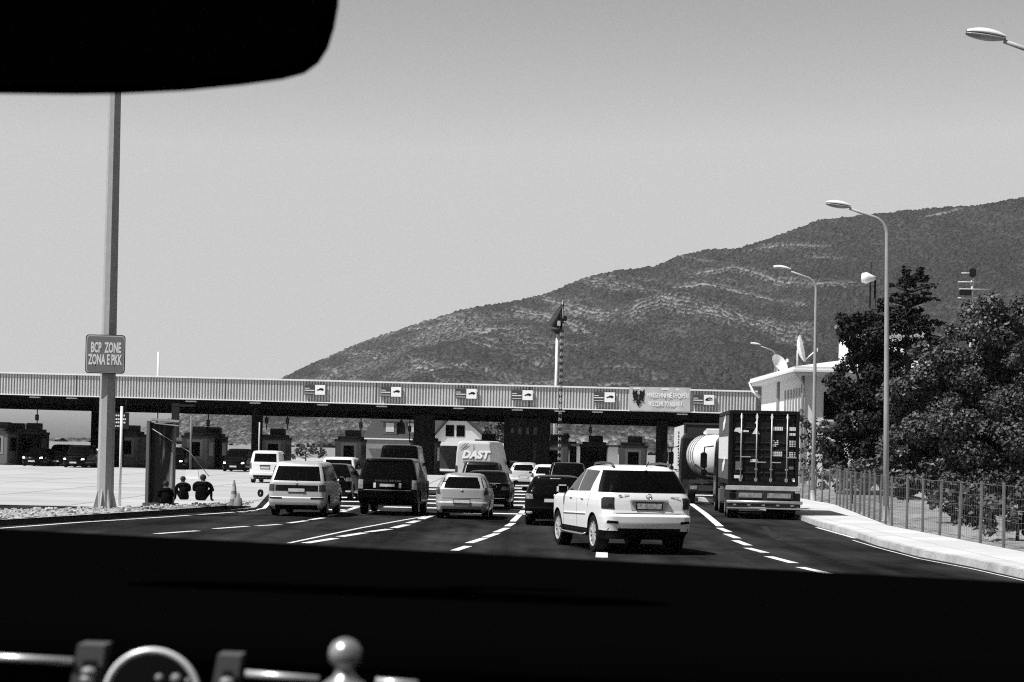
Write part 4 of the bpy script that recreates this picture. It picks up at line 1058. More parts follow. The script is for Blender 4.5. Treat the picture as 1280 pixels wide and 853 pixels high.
# ------------------------------------------------------------------ control booths under the canopy
def booth_mesh(root, light):
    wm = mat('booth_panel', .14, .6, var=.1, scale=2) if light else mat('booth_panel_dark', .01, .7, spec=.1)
    W, D, H = 2.15, 2.6, 2.75
    def rr(w, dd, r, n=5):
        pts = []
        for cx_, cy_, a0 in ((w/2-r,-dd/2+r,-PI/2),(w/2-r,dd/2-r,0),(-w/2+r,dd/2-r,PI/2),(-w/2+r,-dd/2+r,PI)):
            for k in range(n+1): pts.append((cx_+r*math.cos(a0+PI/2*k/n), cy_+r*math.sin(a0+PI/2*k/n)))
        return pts
    b = MB(); b.prism(rr(W, D, .12), .15, H-.25, 'z'); b.build('cabin', wm, root)
    b = MB(); b.prism(rr(W+.16, D+.2, .35), H-.25, H-.05, 'z'); b.prism(rr(W-.25, D-.2, .4), H-.05, H+.18, 'z'); b.build('roof', mat('booth_roof', .03, .7), root)
    b = MB(); b.box((.05,-D/2-.012,1.62), (1.30,.03,1.55), bev=.01); b.build('window_frame', mat('booth_frame', .24, .5) if light else BLACKMET, root)
    b = MB(); b.box((.05,-D/2-.03,1.60), (.86,.02,1.15), bev=.005); b.build('window', GLASS, root)
    for s in (-1, 1):
        b = MB(); b.box((s*(W/2+.01),-.1,1.65), (.02,1.5,1.1)); b.build('side_window', GLASS, root)
    b = MB(); b.box((.12,.2,H+.42), (1.15,.9,.55), bev=.04); b.build('air_conditioner', mat('ac_box', .025, .7), root)
    b = MB(); b.prism(rr(W+.5, D+1.6, .3), 0, .15, 'z'); b.build('plinth', mat('booth_plinth', .08, .9), root)
def booth(px, off, light, label, rot=0.0):
    lx, pt = cpos(px, off)
    root = empty('control_booth', label, 'booth', (pt.x, pt.y, .006), crz+rot, 'border control booths')
    booth_mesh(root, light); return root
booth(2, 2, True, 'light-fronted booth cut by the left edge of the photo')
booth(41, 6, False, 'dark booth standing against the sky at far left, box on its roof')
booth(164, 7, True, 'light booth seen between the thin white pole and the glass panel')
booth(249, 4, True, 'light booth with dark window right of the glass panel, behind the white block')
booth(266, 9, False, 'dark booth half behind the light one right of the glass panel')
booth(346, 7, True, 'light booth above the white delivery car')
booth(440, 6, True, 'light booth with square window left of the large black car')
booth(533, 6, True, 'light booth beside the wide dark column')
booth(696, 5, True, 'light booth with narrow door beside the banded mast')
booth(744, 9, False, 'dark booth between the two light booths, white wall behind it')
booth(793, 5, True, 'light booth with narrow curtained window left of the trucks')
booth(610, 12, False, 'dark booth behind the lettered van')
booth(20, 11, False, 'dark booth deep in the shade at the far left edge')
# hanging lane signals
for i, (px, off, ln, lab) in enumerate([(47,4.2,1.9,'lane signal pole above the dark booth at far left'),(261,4.2,2.2,'lane signal hanging right of the light booth beside the glass panel'),(334,4.2,1.6,'first lane signal above the white delivery car'),(360,4.2,1.6,'second lane signal above the white delivery car'),
        (452,4.2,2.0,'lane signal left of the large black car'),(513,4.2,2.4,'lane signal left of the wide dark column'),(739,4.2,2.0,'lane signal above the dark booth near the eagle banner')]):
    lx, pt = cpos(px, off)
    r_ = empty('lane_signal', lab, 'signal', (pt.x, pt.y, 4.95), crz, 'lane signals hanging from the canopy')
    b = MB(); b.tube([(0,0,0),(0,0,-ln)], .045, 6); b.build('hanger_pole', BLACKMET, r_)
    b = MB(); b.box((0,-.05,-ln*.55), (.28,.2,.5), bev=.04); b.build('signal_head', BLACKMET, r_)
    b = MB(); 
    for k in range(2): b.lathe([(0,.0),(.08,0),(.09,-.03)], 12, 0, Matrix.Translation((0,-.155,-ln*.55-.11+k*.22)) @ Matrix.Rotation(PI/2,4,'X'))
    b.build('signal_lens', LENSDARK, r_)
# dark kiosk block between the two middle columns
lx, pt = cpos(656, 6)
ks = empty('office_cabin', 'dark office cabin with small upper windows in the middle of the canopy', 'cabin', (pt.x, pt.y, 0), crz)
b = MB(); b.box((0,1.5,2.35), (2.6,3,4.7)); b.build('wall', mat('cabin_wall', .008, .8), ks)
for k in range(4):
    b = MB(); b.box((-.95+k*.62,-.02,3.7), (.26,.04,.55 if k else .4)); b.build('window', mat('dim_window', .10+.05*k, .4), ks)
b = MB(); b.box((.95,-.02,1.9), (.35,.05,1.7)); b.build('door', mat('cabin_door', .045, .6), ks)
# dim overhead lettered board at the left
lx, pt = cpos(147, -1)
nb = empty('notice_board', 'dark notice board with white writing hanging behind the thin white pole', 'sign', (pt.x, pt.y, 3.2), crz)
b = MB(); b.box((0,0,.55), (1.9,.08,1.3)); b.build('board', BLACKMET, nb)
for k, (w_, zz) in enumerate([(1.3,.95),(1.5,.66),(1.35,.40),(1.2,.12)]):
    xx = -.75; b = MB()
    while xx < -.75+w_:
        q_ = random.uniform(.07,.16); b.box((xx+q_/2,-.05,zz), (q_,.02,.13 if k < 3 else .09)); xx += q_+.05
    b.build('lettering', WHITE, nb)
b = MB(); b.tube([(-.7,0,1.2),(-.7,0,2.2)], .03, 6); b.tube([(.7,0,1.2),(.7,0,2.2)], .03, 6); b.build('hanger', BLACKMET, nb)

# ------------------------------------------------------------------ masts, flag, posts
def mast(name, label, cat, px, Y, topy, r0, r1, m):
    b = Vector((XG(px, Y), Y, 0)); top = P(px+ (0), topy, Y); h = top.z
    root = empty(name, label, cat, b)
    mb = MB(); mb.tube([(0,0,0),(0,0,h)], [r0, r1], 12); mb.build('pole', m, root); return root, h
fm_, h = mast('flood_mast', 'white mast with round lamp platform rising behind the canopy', 'mast', 692.5, 188, 418, .17, .12, WHITE)
mb = MB(); mb.lathe([(.1,h),(.55,h+.35),(.62,h+.42),(.1,h+.55)], 16); mb.build('lamp_platform', BLACKMET, fm_)
for k in range(3):
    mb = MB(); mb.box((.15+.28*k,-.2,h+1.0+.25*k), (.34,.3,.5), bev=.05); mb.build('flood_lamp', BLACKMET if k else mat('flood_face', .55, .4), fm_)
mb = MB(); mb.tube([(.3,0,h+.4),(.3,0,h+2.6)], .05, 6); mb.build('lamp_stay', BLACKMET, fm_)
fb = fm_.location + Vector((0,0,h+.5))
fl = empty('flag', 'dark flag drooping from the top of the flood mast', 'flag', fb)
mb = MB(); vs = []
for j in range(11):
    for i in range(9):
        s, t_ = i/8, j/10
        wdt = 1.75*(1-t_)**.9; x_ = .42-.05*t_-s*wdt*(.85)+(.25*t_); z_ = 2.65*t_+(.35*s)*(1-t_)
        vs.append((x_, .12*math.sin(s*7+t_*2)*(1-t_*.6), z_))
for off in (0, .03): mb.add([(a, b+off, c) for a, b, c in vs], [(j*9+i, j*9+i+1, (j+1)*9+i+1, (j+1)*9+i) for j in range(10) for i in range(8)], 0, True)
mb.build('cloth', mat('flag_cloth', .035, .8, var=.5, scale=2), fl)
mb = MB(); mb.tube([(.46,0,-.1),(.46,0,2.75)], .035, 6); mb.build('flag_staff', GALV, fl)
# banded antenna mast in front of the fascia
b0 = Vector((XG(698, 149), 149, 0)); hm = P(701,412,149).z
am = empty('banded_mast', 'thin lattice antenna mast in dark and light bands crossing the fascia', 'mast', b0)
nseg = 46; dm, lm = MB(), MB()
for k in range(nseg):
    z0, z1 = hm*k/nseg, hm*(k+1)/nseg; q_ = dm if k % 2 else lm
    for a in range(3):
        t0 = a*2*PI/3; t1 = (a+1)*2*PI/3
        q_.tube([(.11*math.cos(t0), .11*math.sin(t0), z0), (.11*math.cos(t0), .11*math.sin(t0), z1)], .026, 4, cap=False)
        q_.tube([(.11*math.cos(t0), .11*math.sin(t0), z0), (.11*math.cos(t1), .11*math.sin(t1), z1)], .018, 4, cap=False)
dm.build('dark_bands', BLACKMET, am); lm.build('light_bands', mat('band_light', .38, .5), am)
mast('thin_pole', 'thin white pole standing up behind the canopy, right of the sign post', 'pole', 195, 186, 440, .12, .10, WHITE)
mast('thin_pole', 'thin white pole at the gravel edge between sign post and glass panel', 'pole', 149.5, 68.5, 508, .05, .045, WHITE)
mast('grey_pole', 'short grey pole beside the dark column left of the white delivery car', 'pole', 323, 138, 528, .06, .05, GALV)
mast('grey_pole', 'grey pole in front of the light booth right of the glass panel', 'pole', 237.5, 120, 520, .07, .06, mat('dull_pole', .12, .6))

# street lamps
def street_lamp(px, Y, topy, label, base_z=.16, arm=1.86, lean=0.0, dxw=None, h=None):
    b = Vector((XG(px, Y, base_z), Y, base_z))
    if h is None: h = P(px, topy, Y).z-base_z
    root = empty('street_lamp', label, 'street lamp', b, 0, 'curved street lamps along the pavement')
    root.rotation_euler = (0, lean, 0)
    pm = MB(); pts = [(0,0,0),(0,0,h*.35),(0,0,h-1.0)]; rad = [.10,.088,.066]
    for k in range(1, 9):
        t_ = PI/2*k/8*.86; r_ = .62; pts.append((-r_+r_*math.cos(t_), 0, h-1.0+r_*math.sin(t_))); rad.append(.062-.001*k)
    lx_, lz_ = pts[-1][0], pts[-1][2]; pts.append((-arm+.62, 0, h-.13)); rad.append(.045)
    pm.tube(pts, rad, 12); pm.build('pole', LAMPGREY, root)
    pm = MB(); pm.lathe([(.17,0),(.17,.02),(.12,.03),(.115,.45),(.10,.5)], 12); pm.build('base_plate', LAMPGREY, root)
    # lamp head: flattened clam shape
    def clam(zs, m, nm, par, z0):
        hb = MB(); vs = []; N = 14; K = 10
        for i in range(N+1):
            s = i/N; x_ = -arm-.16+.82*s; wd = .155*math.sin(PI*min(.97, .06+.88*s**.8))**.6
            for k in range(K+1):
                a_ = PI*k/K; vs.append((x_, wd*math.cos(a_), z0+.17*s*0+zs*math.sin(a_)*math.sin(PI*min(.96,.08+.86*s))**.7))
        hb.add(vs, [(i*(K+1)+k, i*(K+1)+k+1, (i+1)*(K+1)+k+1, (i+1)*(K+1)+k) for i in range(N) for k in range(K)], 0, True)
        hb.add([vs[i*(K+1)] for i in range(N+1)]+[vs[i*(K+1)+K] for i in range(N+1)], [(i, i+1, N+2+i, N+1+i) for i in range(N)], 0)
        return hb.build(nm, m, par)
    M = Matrix.Translation((0,0,h-.05)) @ Matrix.Translation((-arm+.5,0,0)) @ Matrix.Rotation(R(8),4,'Y') @ Matrix.Translation((arm-.5,0,0))
    up = clam(.13, mat('lamp_shell', .72, .4), 'lamp_head', root, .02); up.matrix_local = M
    lo = clam(-.10, mat('lamp_diffuser', .30, .3), 'lamp_diffuser', up, -.005); lo.matrix_local = Matrix.Identity(4)
    return root
street_lamp(1107.5, 66.0, 256, 'tall curved street lamp nearest in front of the trees', lean=R(-1.1))
street_lamp(1016, 93.0, 336, 'tall curved street lamp second from the right, before the white building', lean=R(-.4))
street_lamp(966, 158, 431, 'small distant street lamp beside the satellite dishes')
street_lamp(1327, 41.0, 44, 'street lamp at the upper right corner with only its head and arm showing', lean=R(-1.0))
# flood light pole and antenna above the trees
r_, h = mast('flood_pole', 'dark pole with a white round flood lamp above the conifers', 'pole', 1088, 125, 346, .09, .07, BLACKMET)
mb = MB(); mb.lathe([(.0,-.55),(.30,-.5),(.36,-.2),(.22,.1),(.12,.35),(0,.36)], 14, 0, Matrix.Translation((-.35,-.1,h-.1)) @ Matrix.Rotation(PI/2,4,'Y')); mb.build('flood_lamp', WHITE, r_)
mb = MB(); mb.tube([(-.3,0,h-2),(-.3,0,h+.9)], .05, 6); mb.build('rod', BLACKMET, r_)
r_, h = mast('antenna_pole', 'grey antenna pole with stacked crossbars behind the big tree', 'pole', 1209, 125, 338, .10, .08, GALV)
for k, (zz, l0_, l1_) in enumerate([(-.2,-.7,.3),(-.75,-.9,.5),(-1.2,-.8,1.1),(-1.75,-.9,.4),(-2.6,-.1,.6)]):
    mb = MB(); mb.tube([(l0_,-.1,h+zz),(l1_,-.1,h+zz)], .05, 6); mb.build('crossbar', GALV, r_)
mb = MB(); mb.box((-.45,-.1,h-1.4), (.7,.3,.35), bev=.03); mb.build('equipment_box', BLACKMET, r_)
mb = MB(); mb.box((0,-.05,h-.15), (.4,.4,.5), bev=.05); mb.build('antenna_head', BLACKMET, r_)

# ------------------------------------------------------------------ thick octagonal mast with the zone sign
bp_ = G(131, 637, .16); Yp = bp_.y; sc_ = Yp/FPX
pm_ = empty('lighting_mast', 'thick octagonal steel mast with flared foot on the gravel island', 'mast', bp_, 0); pm_.rotation_euler = (0, R(.1), R(10))
hp = 16.5
mb = MB(); mb.tube([(0,0,.0),(0,0,5.0),(0,0,hp)], [.255,.225,.16], 8, smooth=False); mb.build('pole', mat('mast_steel', .36, .6, var=.1, scale=4), pm_)
mb = MB(); mb.lathe([(.40,0),(.40,.05),(.25,.05)], 16, smooth=False); mb.build('base_plate', GALV, pm_)
for k in range(8):
    a = 2*PI*k/8+PI/8; M = Matrix.Rotation(a, 4, 'Z'); mb = MB()
    mb.add([(.22,-.02,.05),(.38,-.02,.05),(.235,-.02,.62),(.22,.02,.05),(.38,.02,.05),(.235,.02,.62)], [(0,1,2),(3,5,4),(0,3,4,1),(1,4,5,2),(2,5,3,0)], 0, False, M); mb.build('gusset', GALV, pm_)
sgn = empty('zone_sign', 'square zone sign with white lettering strapped to the thick mast', 'sign', P(131, 467, Yp-.42), R(1))
W_ = 49*sc_; H_ = 48*sc_
def rrect(w, h, r, n=5, cz=0):
    pts = []
    for cx_, cz_, a0 in ((w/2-r,-h/2+r,-PI/2),(w/2-r,h/2-r,0),(-w/2+r,h/2-r,PI/2),(-w/2+r,-h/2+r,PI)):
        for k in range(n+1): pts.append((cx_+r*math.cos(a0+PI/2*k/n), cz+cz_+r*math.sin(a0+PI/2*k/n)))
    return pts
mb = MB(); mb.prism(rrect(W_, H_, .10, cz=H_/2), .0, .03, 'y'); mb.build('border', INK, sgn)
mb = MB(); mb.prism(rrect(W_-.05, H_-.05, .09, cz=H_/2), -.006, .0, 'y'); mb.build('edge_line', mat('sign_edge', .55, .5), sgn)
mb = MB(); mb.prism(rrect(W_-.10, H_-.10, .07, cz=H_/2), -.012, -.004, 'y'); mb.build('panel', mat('zone_panel', .17, .5, var=.08, scale=2), sgn)
text('BCP  ZONE', .42, WHITE, 'lettering', sgn, TM(.02, -.014, H_*.655), fit=W_*.76, bold=.014)
text('ZONA E PKK', .42, WHITE, 'lettering', sgn, TM(0, -.014, H_*.345), fit=W_*.86, bold=.014)
mb = MB()
for zz in (.2, .8): 
    for xx in (-.28,.28): mb.lathe([(0,0),(.018,0),(.02,.012)], 8, 0, Matrix.Translation((xx,-.014,H_*zz)) @ Matrix.Rotation(-PI/2,4,'X'))
mb.build('bolts', INK, sgn)
mb = MB(); mb.tube([(-.35,.05,H_*.5),(-.3,.3,H_*.5)], .03, 6); mb.tube([(.35,.05,H_*.5),(.3,.3,H_*.5)], .03, 6); mb.box((0,.06,H_*.5),(.8,.05,.08)); mb.build('clamp', GALV, sgn)

# ------------------------------------------------------------------ glass display panel on the island
gb = G(200, 632.5, .17); s_ = gb.y/FPX
gp = empty('display_panel', 'tall glazed display panel with pale reflections painted on dark glass and grey frame', 'display panel', gb, R(-8))
Wg, Hg = 33*s_, 106*s_
GLZ = mat('painted_reflection_glass', .016, .25, spec=.5, var=.0)
nt_ = GLZ.node_tree; tc = nt_.nodes.new('ShaderNodeTexCoord'); mp = nt_.nodes.new('ShaderNodeMapping'); mp.inputs['Scale'].default_value = (5.0, 1, .38)
nz = nt_.nodes.new('ShaderNodeTexNoise'); nz.inputs['Scale'].default_value = 1.0; nz.inputs['Detail'].default_value = 4; cr_ = nt_.nodes.new('ShaderNodeValToRGB')
cr_.color_ramp.elements[0].position = .52; cr_.color_ramp.elements[0].color = (.008,.008,.008,1); cr_.color_ramp.elements[1].position = .72; cr_.color_ramp.elements[1].color = (.34,.34,.34,1)  # pale reflections painted into the glass colour as noise streaks
nt_.links.new(tc.outputs['Object'], mp.inputs['Vector']); nt_.links.new(mp.outputs['Vector'], nz.inputs['Vector']); nt_.links.new(nz.outputs['Fac'], cr_.inputs['Fac']); nt_.links.new(cr_.outputs['Color'], nt_.nodes['Principled BSDF'].inputs['Base Color'])
mb = MB(); mb.box((.0,.06,Hg/2), (Wg-.1,.05,Hg-.1)); mb.build('glass_sheet', GLZ, gp)
FRM = mat('panel_frame', .13, .5)
for sg in (-1, 1):
    mb = MB(); mb.box((sg*Wg/2,0,Hg/2), (.12 if sg < 0 else .05,.18,Hg), bev=.015); mb.build('upright', FRM, gp)
mb = MB(); mb.box((0,0,Hg+.02), (Wg+.1,.22,.09), bev=.02, M=Matrix.Rotation(R(3),4,'Y')); mb.box((.02,-.16,Hg-.10), (Wg-.05,.30,.03), M=Matrix.Rotation(R(5),4,'Y')); mb.build('top_rail', mat('panel_cap', .3, .5), gp)
mb = MB(); mb.tube([(-Wg/2+.1,-.02,Hg-.25),(Wg/2+.5,-.02,Hg*.65),(Wg/2+1.1,.3,Hg*.36)], .012, 5); mb.build('stay_cable', GALV, gp)
mb = MB(); mb.box((0,.05,.04),(Wg+.2,.5,.1)); mb.build('foot', mat('panel_foot', .1, .8), gp)
g2 = empty('narrow_sign', 'dark narrow sign standing just behind the glass panel', 'sign', (XG(217,76), 76, .006), R(-10))
mb = MB(); mb.box((0,0,3.05), (.28,.1,1.3)); mb.tube([(0,0,0),(0,0,2.5)], .05, 6); mb.box((.3,0,3.62),(.9,.12,.07)); mb.build('panel', BLACKMET, g2)

# ------------------------------------------------------------------ cones, block, tyre
def cone(px, py_, h, label):
    b = G(px, py_, .17); root = empty('traffic_cone', label, 'traffic cone', b, 0, 'worn traffic cones')
    mb = MB(); mb.lathe([(.15,.04),(.115,.3),(.075,h*.65),(.03,h),(0,h)], 16); mb.build('body', mat('cone_body', .16, .7, var=.3, scale=4), root)
    mb = MB(); mb.lathe([(.128,.2),(.10,.42)], 16); mb.lathe([(.088,.52),(.066,.68 if h > .7 else .6)], 16)
    if h > .7: mb.build('band', mat('cone_band', .4, .6), root)
    mb = MB(); mb.box((0,0,.025), (.36,.36,.05), bev=.015); mb.build('foot', RUBBER, root)
cone(292, 634, .88, 'tall worn traffic cone at the tip of the gravel island')
cone(297.5, 634.5, .48, 'short traffic cone right beside the taller one')
b = G(240, 599.5); blk = empty('concrete_block', 'white tapered concrete barrier block on the apron', 'barrier block', b, R(5))
k_ = b.y/FPX
mb = MB(); mb.box((0,0,.31), (17*k_,.5,.50), taper=.86); mb.build('block', WHITEWALL, blk)
mb = MB(); mb.box((0,0,.03), (20*k_,.7,.06)); mb.build('foot', WHITEWALL, blk)
b = G(325.5, 621.5); ty = empty('loose_tyre', 'small dark tyre lying on edge left of the silver people carrier', 'tyre', (b.x,b.y,.165), R(40)); ty.scale = (.64,)*3
mb = MB(); mb.lathe([(.17,-.07),(.24,-.08),(.25,0),(.24,.08),(.17,.07),(.15,0),(.17,-.07)], 20, axis='x'); o_ = mb.build('rubber_ring', RUBBER, ty)
mb = MB(); mb.lathe([(.16,0),(.05,0)], 12, axis='x'); mb.build('hub', mat('hub_grey', .03, .7), ty)
# ------------------------------------------------------------------ trucks in the right lane
def truck_wheel(root, x, y, r=.5, wid=.32, dual=False):
    o = wheel(root, x, y, r, wid*(1.8 if dual else 1), -1 if x < 0 else 1, 6, False, True, mat('steel_rim', .25, .5, metal=.3)); return o
def truck_cab(root, y0, W=2.48, H=3.1, L=2.2, m=None, mirror=True):
    m = m or DARKPAINT
    w = W/2
    sh = Shell([(.35,w,y0,y0+L,.08,.25),(.6,w+.02,y0,y0+L,.08,.3),(1.5,w+.02,y0,y0+L-.02,.08,.3),(2.3,w,y0+.02,y0+L-.14,.08,.3),(H-.25,w-.04,y0+.06,y0+L-.3,.1,.3),(H,w-.2,y0+.25,y0+L-.6,.1,.3)])
    sh.CRB = .0
    sh.body('cab', m, root)
    sh.panel('F', [(-1.0,1.5),(1.0,1.5),(.95,2.35),(-.95,2.35)], GLASS, 'windscreen', root)
    for sd_ in 'LR': sh.panel(sd_, [(y0+.75,1.55),(y0+L-.35,1.5),(y0+L-.5,2.3),(y0+.75,2.3)], GLASS, 'door_window', root)
    sh.panel('F', [(-.8,.6),(.8,.6),(.8,1.2),(-.8,1.2)], UNDER, 'grille', root)
    for s in (-1, 1):
        mb = MB(); x = s*(w+.02)
        mb.tube([(x,y0+L-.35,2.55),(x+s*.33,y0+L-.1,2.5),(x+s*.38,y0+L-.1,1.95),(x+s*.30,y0+L-.15,1.45),(x,y0+L-.35,1.4)], .028, 6)
        mb.box((x+s*.36,y0+L-.12,1.98), (.26,.14,.62), bev=.04); mb.box((x+s*.34,y0+L-.12,1.5), (.24,.13,.22), bev=.04); mb.build('side_mirror', UNDER, root)
CONT = mat('container_steel', .008, .55, spec=.15, var=.3, scale=1.5)
CONTRIB = mat('container_door_steel', .012, .45, spec=.2, var=.3, scale=2)
tl = Vector((XG(953, 70), 70, 0))
trk = empty('container_truck', 'dark semi-trailer truck carrying the shipping container in the right lane', 'truck', tl, YAW)
mb = MB()
for s in (-1, 1): mb.box((s*.45, 3.4, 1.02), (.16,6.6,.34))
for y in (.15,2.0,4.0,6.2): mb.box((0,y,1.10), (2.4,.16,.18))
mb.build('chassis', mat('chassis_steel', .03, .7), trk)
mb = MB(); mb.box((0,-.06,1.08), (2.62,.14,.17), bev=.02); mb.build('rear_beam', mat('rear_beam', .45, .6, var=.3, scale=4), trk)
mb = MB(); mb.box((.05,-.12,.82), (2.0,.10,.32), bev=.03); mb.build('light_board', mat('light_board', .02, .6), trk)
for sg in (-1, 1):
    mb = MB(); mb.box((.05+sg*.50,-.18,.83), (.82,.03,.17), bev=.01); mb.build('rear_light', mat('truck_lamp', .28, .4, var=.5, scale=7), trk)
mb = MB(); mb.tube([(-1.28,-.25,.60),(1.36,-.25,.60)], .055, 8); mb.build('bumper_bar', mat('bumper_bar', .45, .4, metal=.4), trk)
mb = MB(); mb.box((.04,-.20,.50), (2.5,.12,.15), bev=.02); mb.build('bumper', mat('truck_bumper', .03, .6), trk)
mb = MB(); mb.box((.04,-.24,.385), (2.62,.12,.05), bev=.01); mb.box((1.2,-.2,.45),(.05,.1,.2)); mb.build('underrun_bar', mat('bumper_bar', .45, .4), trk)
for k in range(5):
    mb = MB(); mb.box((-1.0+k*.5,-.27,.50), (.12,.02,.07), bev=.008); mb.build('reflector', LENSGREY, trk)
for sg in (-1,1):
    mb = MB(); mb.box((sg*1.08,.10,.62), (.46,.02,.62)); mb.build('mud_flap', mat('mud_flap', .03, .8), trk)
for y in (.85, 2.15):
    for s in (-1, 1): truck_wheel(trk, s*1.0, y, .50, .40)
for s in (-1, 1): truck_wheel(trk, s*1.0, 6.2, .5, .34); truck_wheel(trk, s*1.02, 9.0, .5, .32)
for s in (-1, 1):
    mb = MB(); mb.box((s*1.15,4.3,.75), (.25,1.6,.6), bev=.08); mb.build('side_tank', mat('side_tank', .10, .5), trk)
truck_cab(trk, 7.2, m=BLACKPAINT, H=3.0)
# the container
ct = empty('shipping_container', 'black shipping container with white door markings on the truck trailer', 'container', tl + Matrix.Rotation(YAW,3,'Z') @ Vector((0,.0,1.195)), YAW)
CW, CH, CLn = 2.44, 2.60, 6.06
mb = MB(); mb.box((0, CLn/2+.12, CH/2), (CW-.12, CLn-.24, CH-.06))
mb.box((0, CLn/2, CH-.03), (CW-.02, CLn, .06)); mb.box((0, CLn/2, .07), (CW-.02, CLn, .14)); mb.build('body', CONT, ct)
mb = MB()
for s in (-1, 1):
    for y in (.07, CLn-.07): mb.box((s*(CW/2-.06), y, CH/2), (.13, .15, CH), bev=.01)
    mb.box((s*(CW/2-.03), CLn/2, CH-.07), (.07, CLn-.3, .13)); mb.box((s*(CW/2-.03), CLn/2, .08), (.07, CLn-.3, .15))
mb.box((0,.06,CH-.06), (CW-.26,.13,.13)); mb.box((0,.06,.07), (CW-.26,.13,.14)); mb.build('corner_frame', CONT, ct)
for sg in (-1, 1):
    mb = MB(); mb.box((sg*.535,.10,CH/2), (1.06,.05,CH-.30))
    for z in (.42,.97,1.22,1.47,1.98,2.30):
        mb.add([(sg*.535-.50,.075,z-.06),(sg*.535+.50,.075,z-.06),(sg*.535+.50,.035,z),(sg*.535-.50,.035,z),(sg*.535+.50,.075,z+.035),(sg*.535-.50,.075,z+.035)],[(0,1,2,3),(3,2,4,5)])
    dr = mb.build('door', CONTRIB, ct)
    for xx in (.26,.80):
        rb = MB(); rb.tube([(sg*xx-.0,.0,.10),(sg*xx,.0,CH-.10)], .024, 8)
        for z in (.18,.55,CH-.22): rb.box((sg*xx,.015,z), (.10,.05,.12 if z != .55 else .06), bev=.01)
        rb.box((sg*xx+.16,-.01,.80 if xx < .5 else .98), (.36,.025,.035)); rb.build('lock_bar', mat('lock_bar', .50, .4, metal=.3), dr)
mk2 = MB()
def flush_():
    global mk2
    if mk2.v: mk2.build('door_marking', WHITE, ct)
    mk2 = MB()
def blk_(x0, x1, z0, z1): mk2.box(((x0+x1)/2, .030, (z0+z1)/2), (x1-x0, .012, z1-z0))
mk2.prism([(-1.06,1.86),(-1.0,1.98),(-.86,2.0),(-.80,1.92),(-.54,1.90),(-.54,1.85),(-.78,1.84),(-.86,1.80),(-.92,1.84)], .02, .03, 'y')
flush_(); mk2.prism([(-.42,1.78),(-.16,1.78),(-.29,2.02)], .02, .03, 'y')
flush_(); blk_(-.47,-.20,.80,.90); flush_(); blk_(-1.02,-.72,.22,.33); flush_(); mk2.prism([(-.34,2.15),(-.22,2.15),(-.25,2.22),(-.31,2.22)], .02, .03, 'y')
flush_()
for x in (.30,.36,.42,.48,.54,.60): blk_(x, x+.045, 1.92, 2.05)
flush_()
for x in (.86,.93,1.00,1.07,1.14): blk_(x, x+.055, 1.92, 2.05)
blk_(1.20,1.23,1.92,2.04)
flush_()
for x in (.87,.93,.99,1.04): blk_(x, x+.045, 1.75, 1.84)
flush_()
for r_, z in enumerate((1.36,1.42,1.48,1.54)):
    for x in (.30,.37,.44): 
        if (r_+int(x*100)) % 4: blk_(x, x+.055, z, z+.035)
    for x in (.88,.96,1.06,1.13): blk_(x, x+.06, z, z+.035)
flush_()
for r_, z in enumerate((1.02,1.08,1.14)):
    for x in (.30,.37,.44,.51,.58): blk_(x, x+.055, z, z+.04)
    for x in (.88,.96,1.06,1.13): blk_(x, x+.06, z, z+.035)
flush_(); mk2.lathe([(0,0),(.07,0),(.07,.012)], 16, 0, Matrix.Translation((1.07,.02,.20)) @ Matrix.Rotation(PI/2,4,'X'))
mk2.build('door_marking', WHITE, ct)
mb = MB(); mb.box((-.86,.03,.66),(.24,.012,.30)); mb.box((.96,.03,.62),(.16,.012,.10)); mb.build('grey_plate', mat('plate_grey', .14, .6), ct)
sp_ = MB(); x = -(CW/2+.004); sp_.box((x,CLn/2,CH/2-.0), (.02,CLn-.34,CH-.34)); sp_.build('side_panel', mat('container_side', .085, .6, var=.15, scale=2), ct)
sp_ = MB(); sp_.box((x-.012,CLn/2,CH/2-.02), (.012,CLn-.6,.80)); sp_.build('side_marking', WHITE, ct)
for z, tx in ((2.05,'S'),(.55,'S')):
    mb = MB(); mb.tube([(x-.02,2.1,z+.28),(x-.02,2.6,z+.05),(x-.02,3.2,z+.0),(x-.02,3.6,z-.22)], [.16,.2,.16,.13], 8, M=Matrix.Translation((0,0,0))); 
    ob = mb.build('side_marking', WHITE, ct); 
    for v_ in ob.data.vertices: v_.co.x = x-.018 + (v_.co.x-(x-.02))*.03

# tanker truck
tk_ = empty('tanker_truck', 'tanker truck with rounded white tank, ahead of the container truck', 'truck', (XG(893, 88), 88, 0), YAW)
mb = MB(); Mx = Matrix.Translation((0,0,2.15)) @ Matrix.Rotation(-PI/2, 4, 'X')
mb.lathe([(0,-.25),(.45,-.20),(.76,-.08),(.93,.10),(.99,.30),(.99,6.6),(1.0,6.8),(.6,7.0),(0,7.05)], 36, 0, Mx); mb.build('tank', WHITEPAINT, tk_)
for y in (.32, 2.4, 4.6):
    mb = MB(); mb.lathe([(.985,y-.03),(1.015,y-.03),(1.015,y+.03),(.985,y+.03)], 36, 0, Mx, smooth=False)
    mb.build('tank_band', mat('band_grey', .08, .6), tk_)
mb = MB(); mb.tube([(-.9,-.2,1.75),(-.4,-.42,1.4),(.2,-.42,1.35),(.8,-.25,1.5)], .05, 6); mb.build('hose_pipe', BLACKMET, tk_)
for q_ in (((-.05,.45,3.21), (.75,.7,.28)), ((-.05,2.6,3.18), (.7,.9,.2))):
    mb = MB(); mb.box(*q_, bev=.05); mb.build('manhole_box', WHITE, tk_)
mb = MB()
for s in (-.18,.18): mb.tube([(.45+s,-.38,1.0),(.45+s,-.42,2.2),(.45+s,-.05,3.2)], .022, 6)
for k in range(6): mb.tube([(.27,-.40,1.1+.25*k),(.63,-.40,1.1+.25*k)], .016, 5)
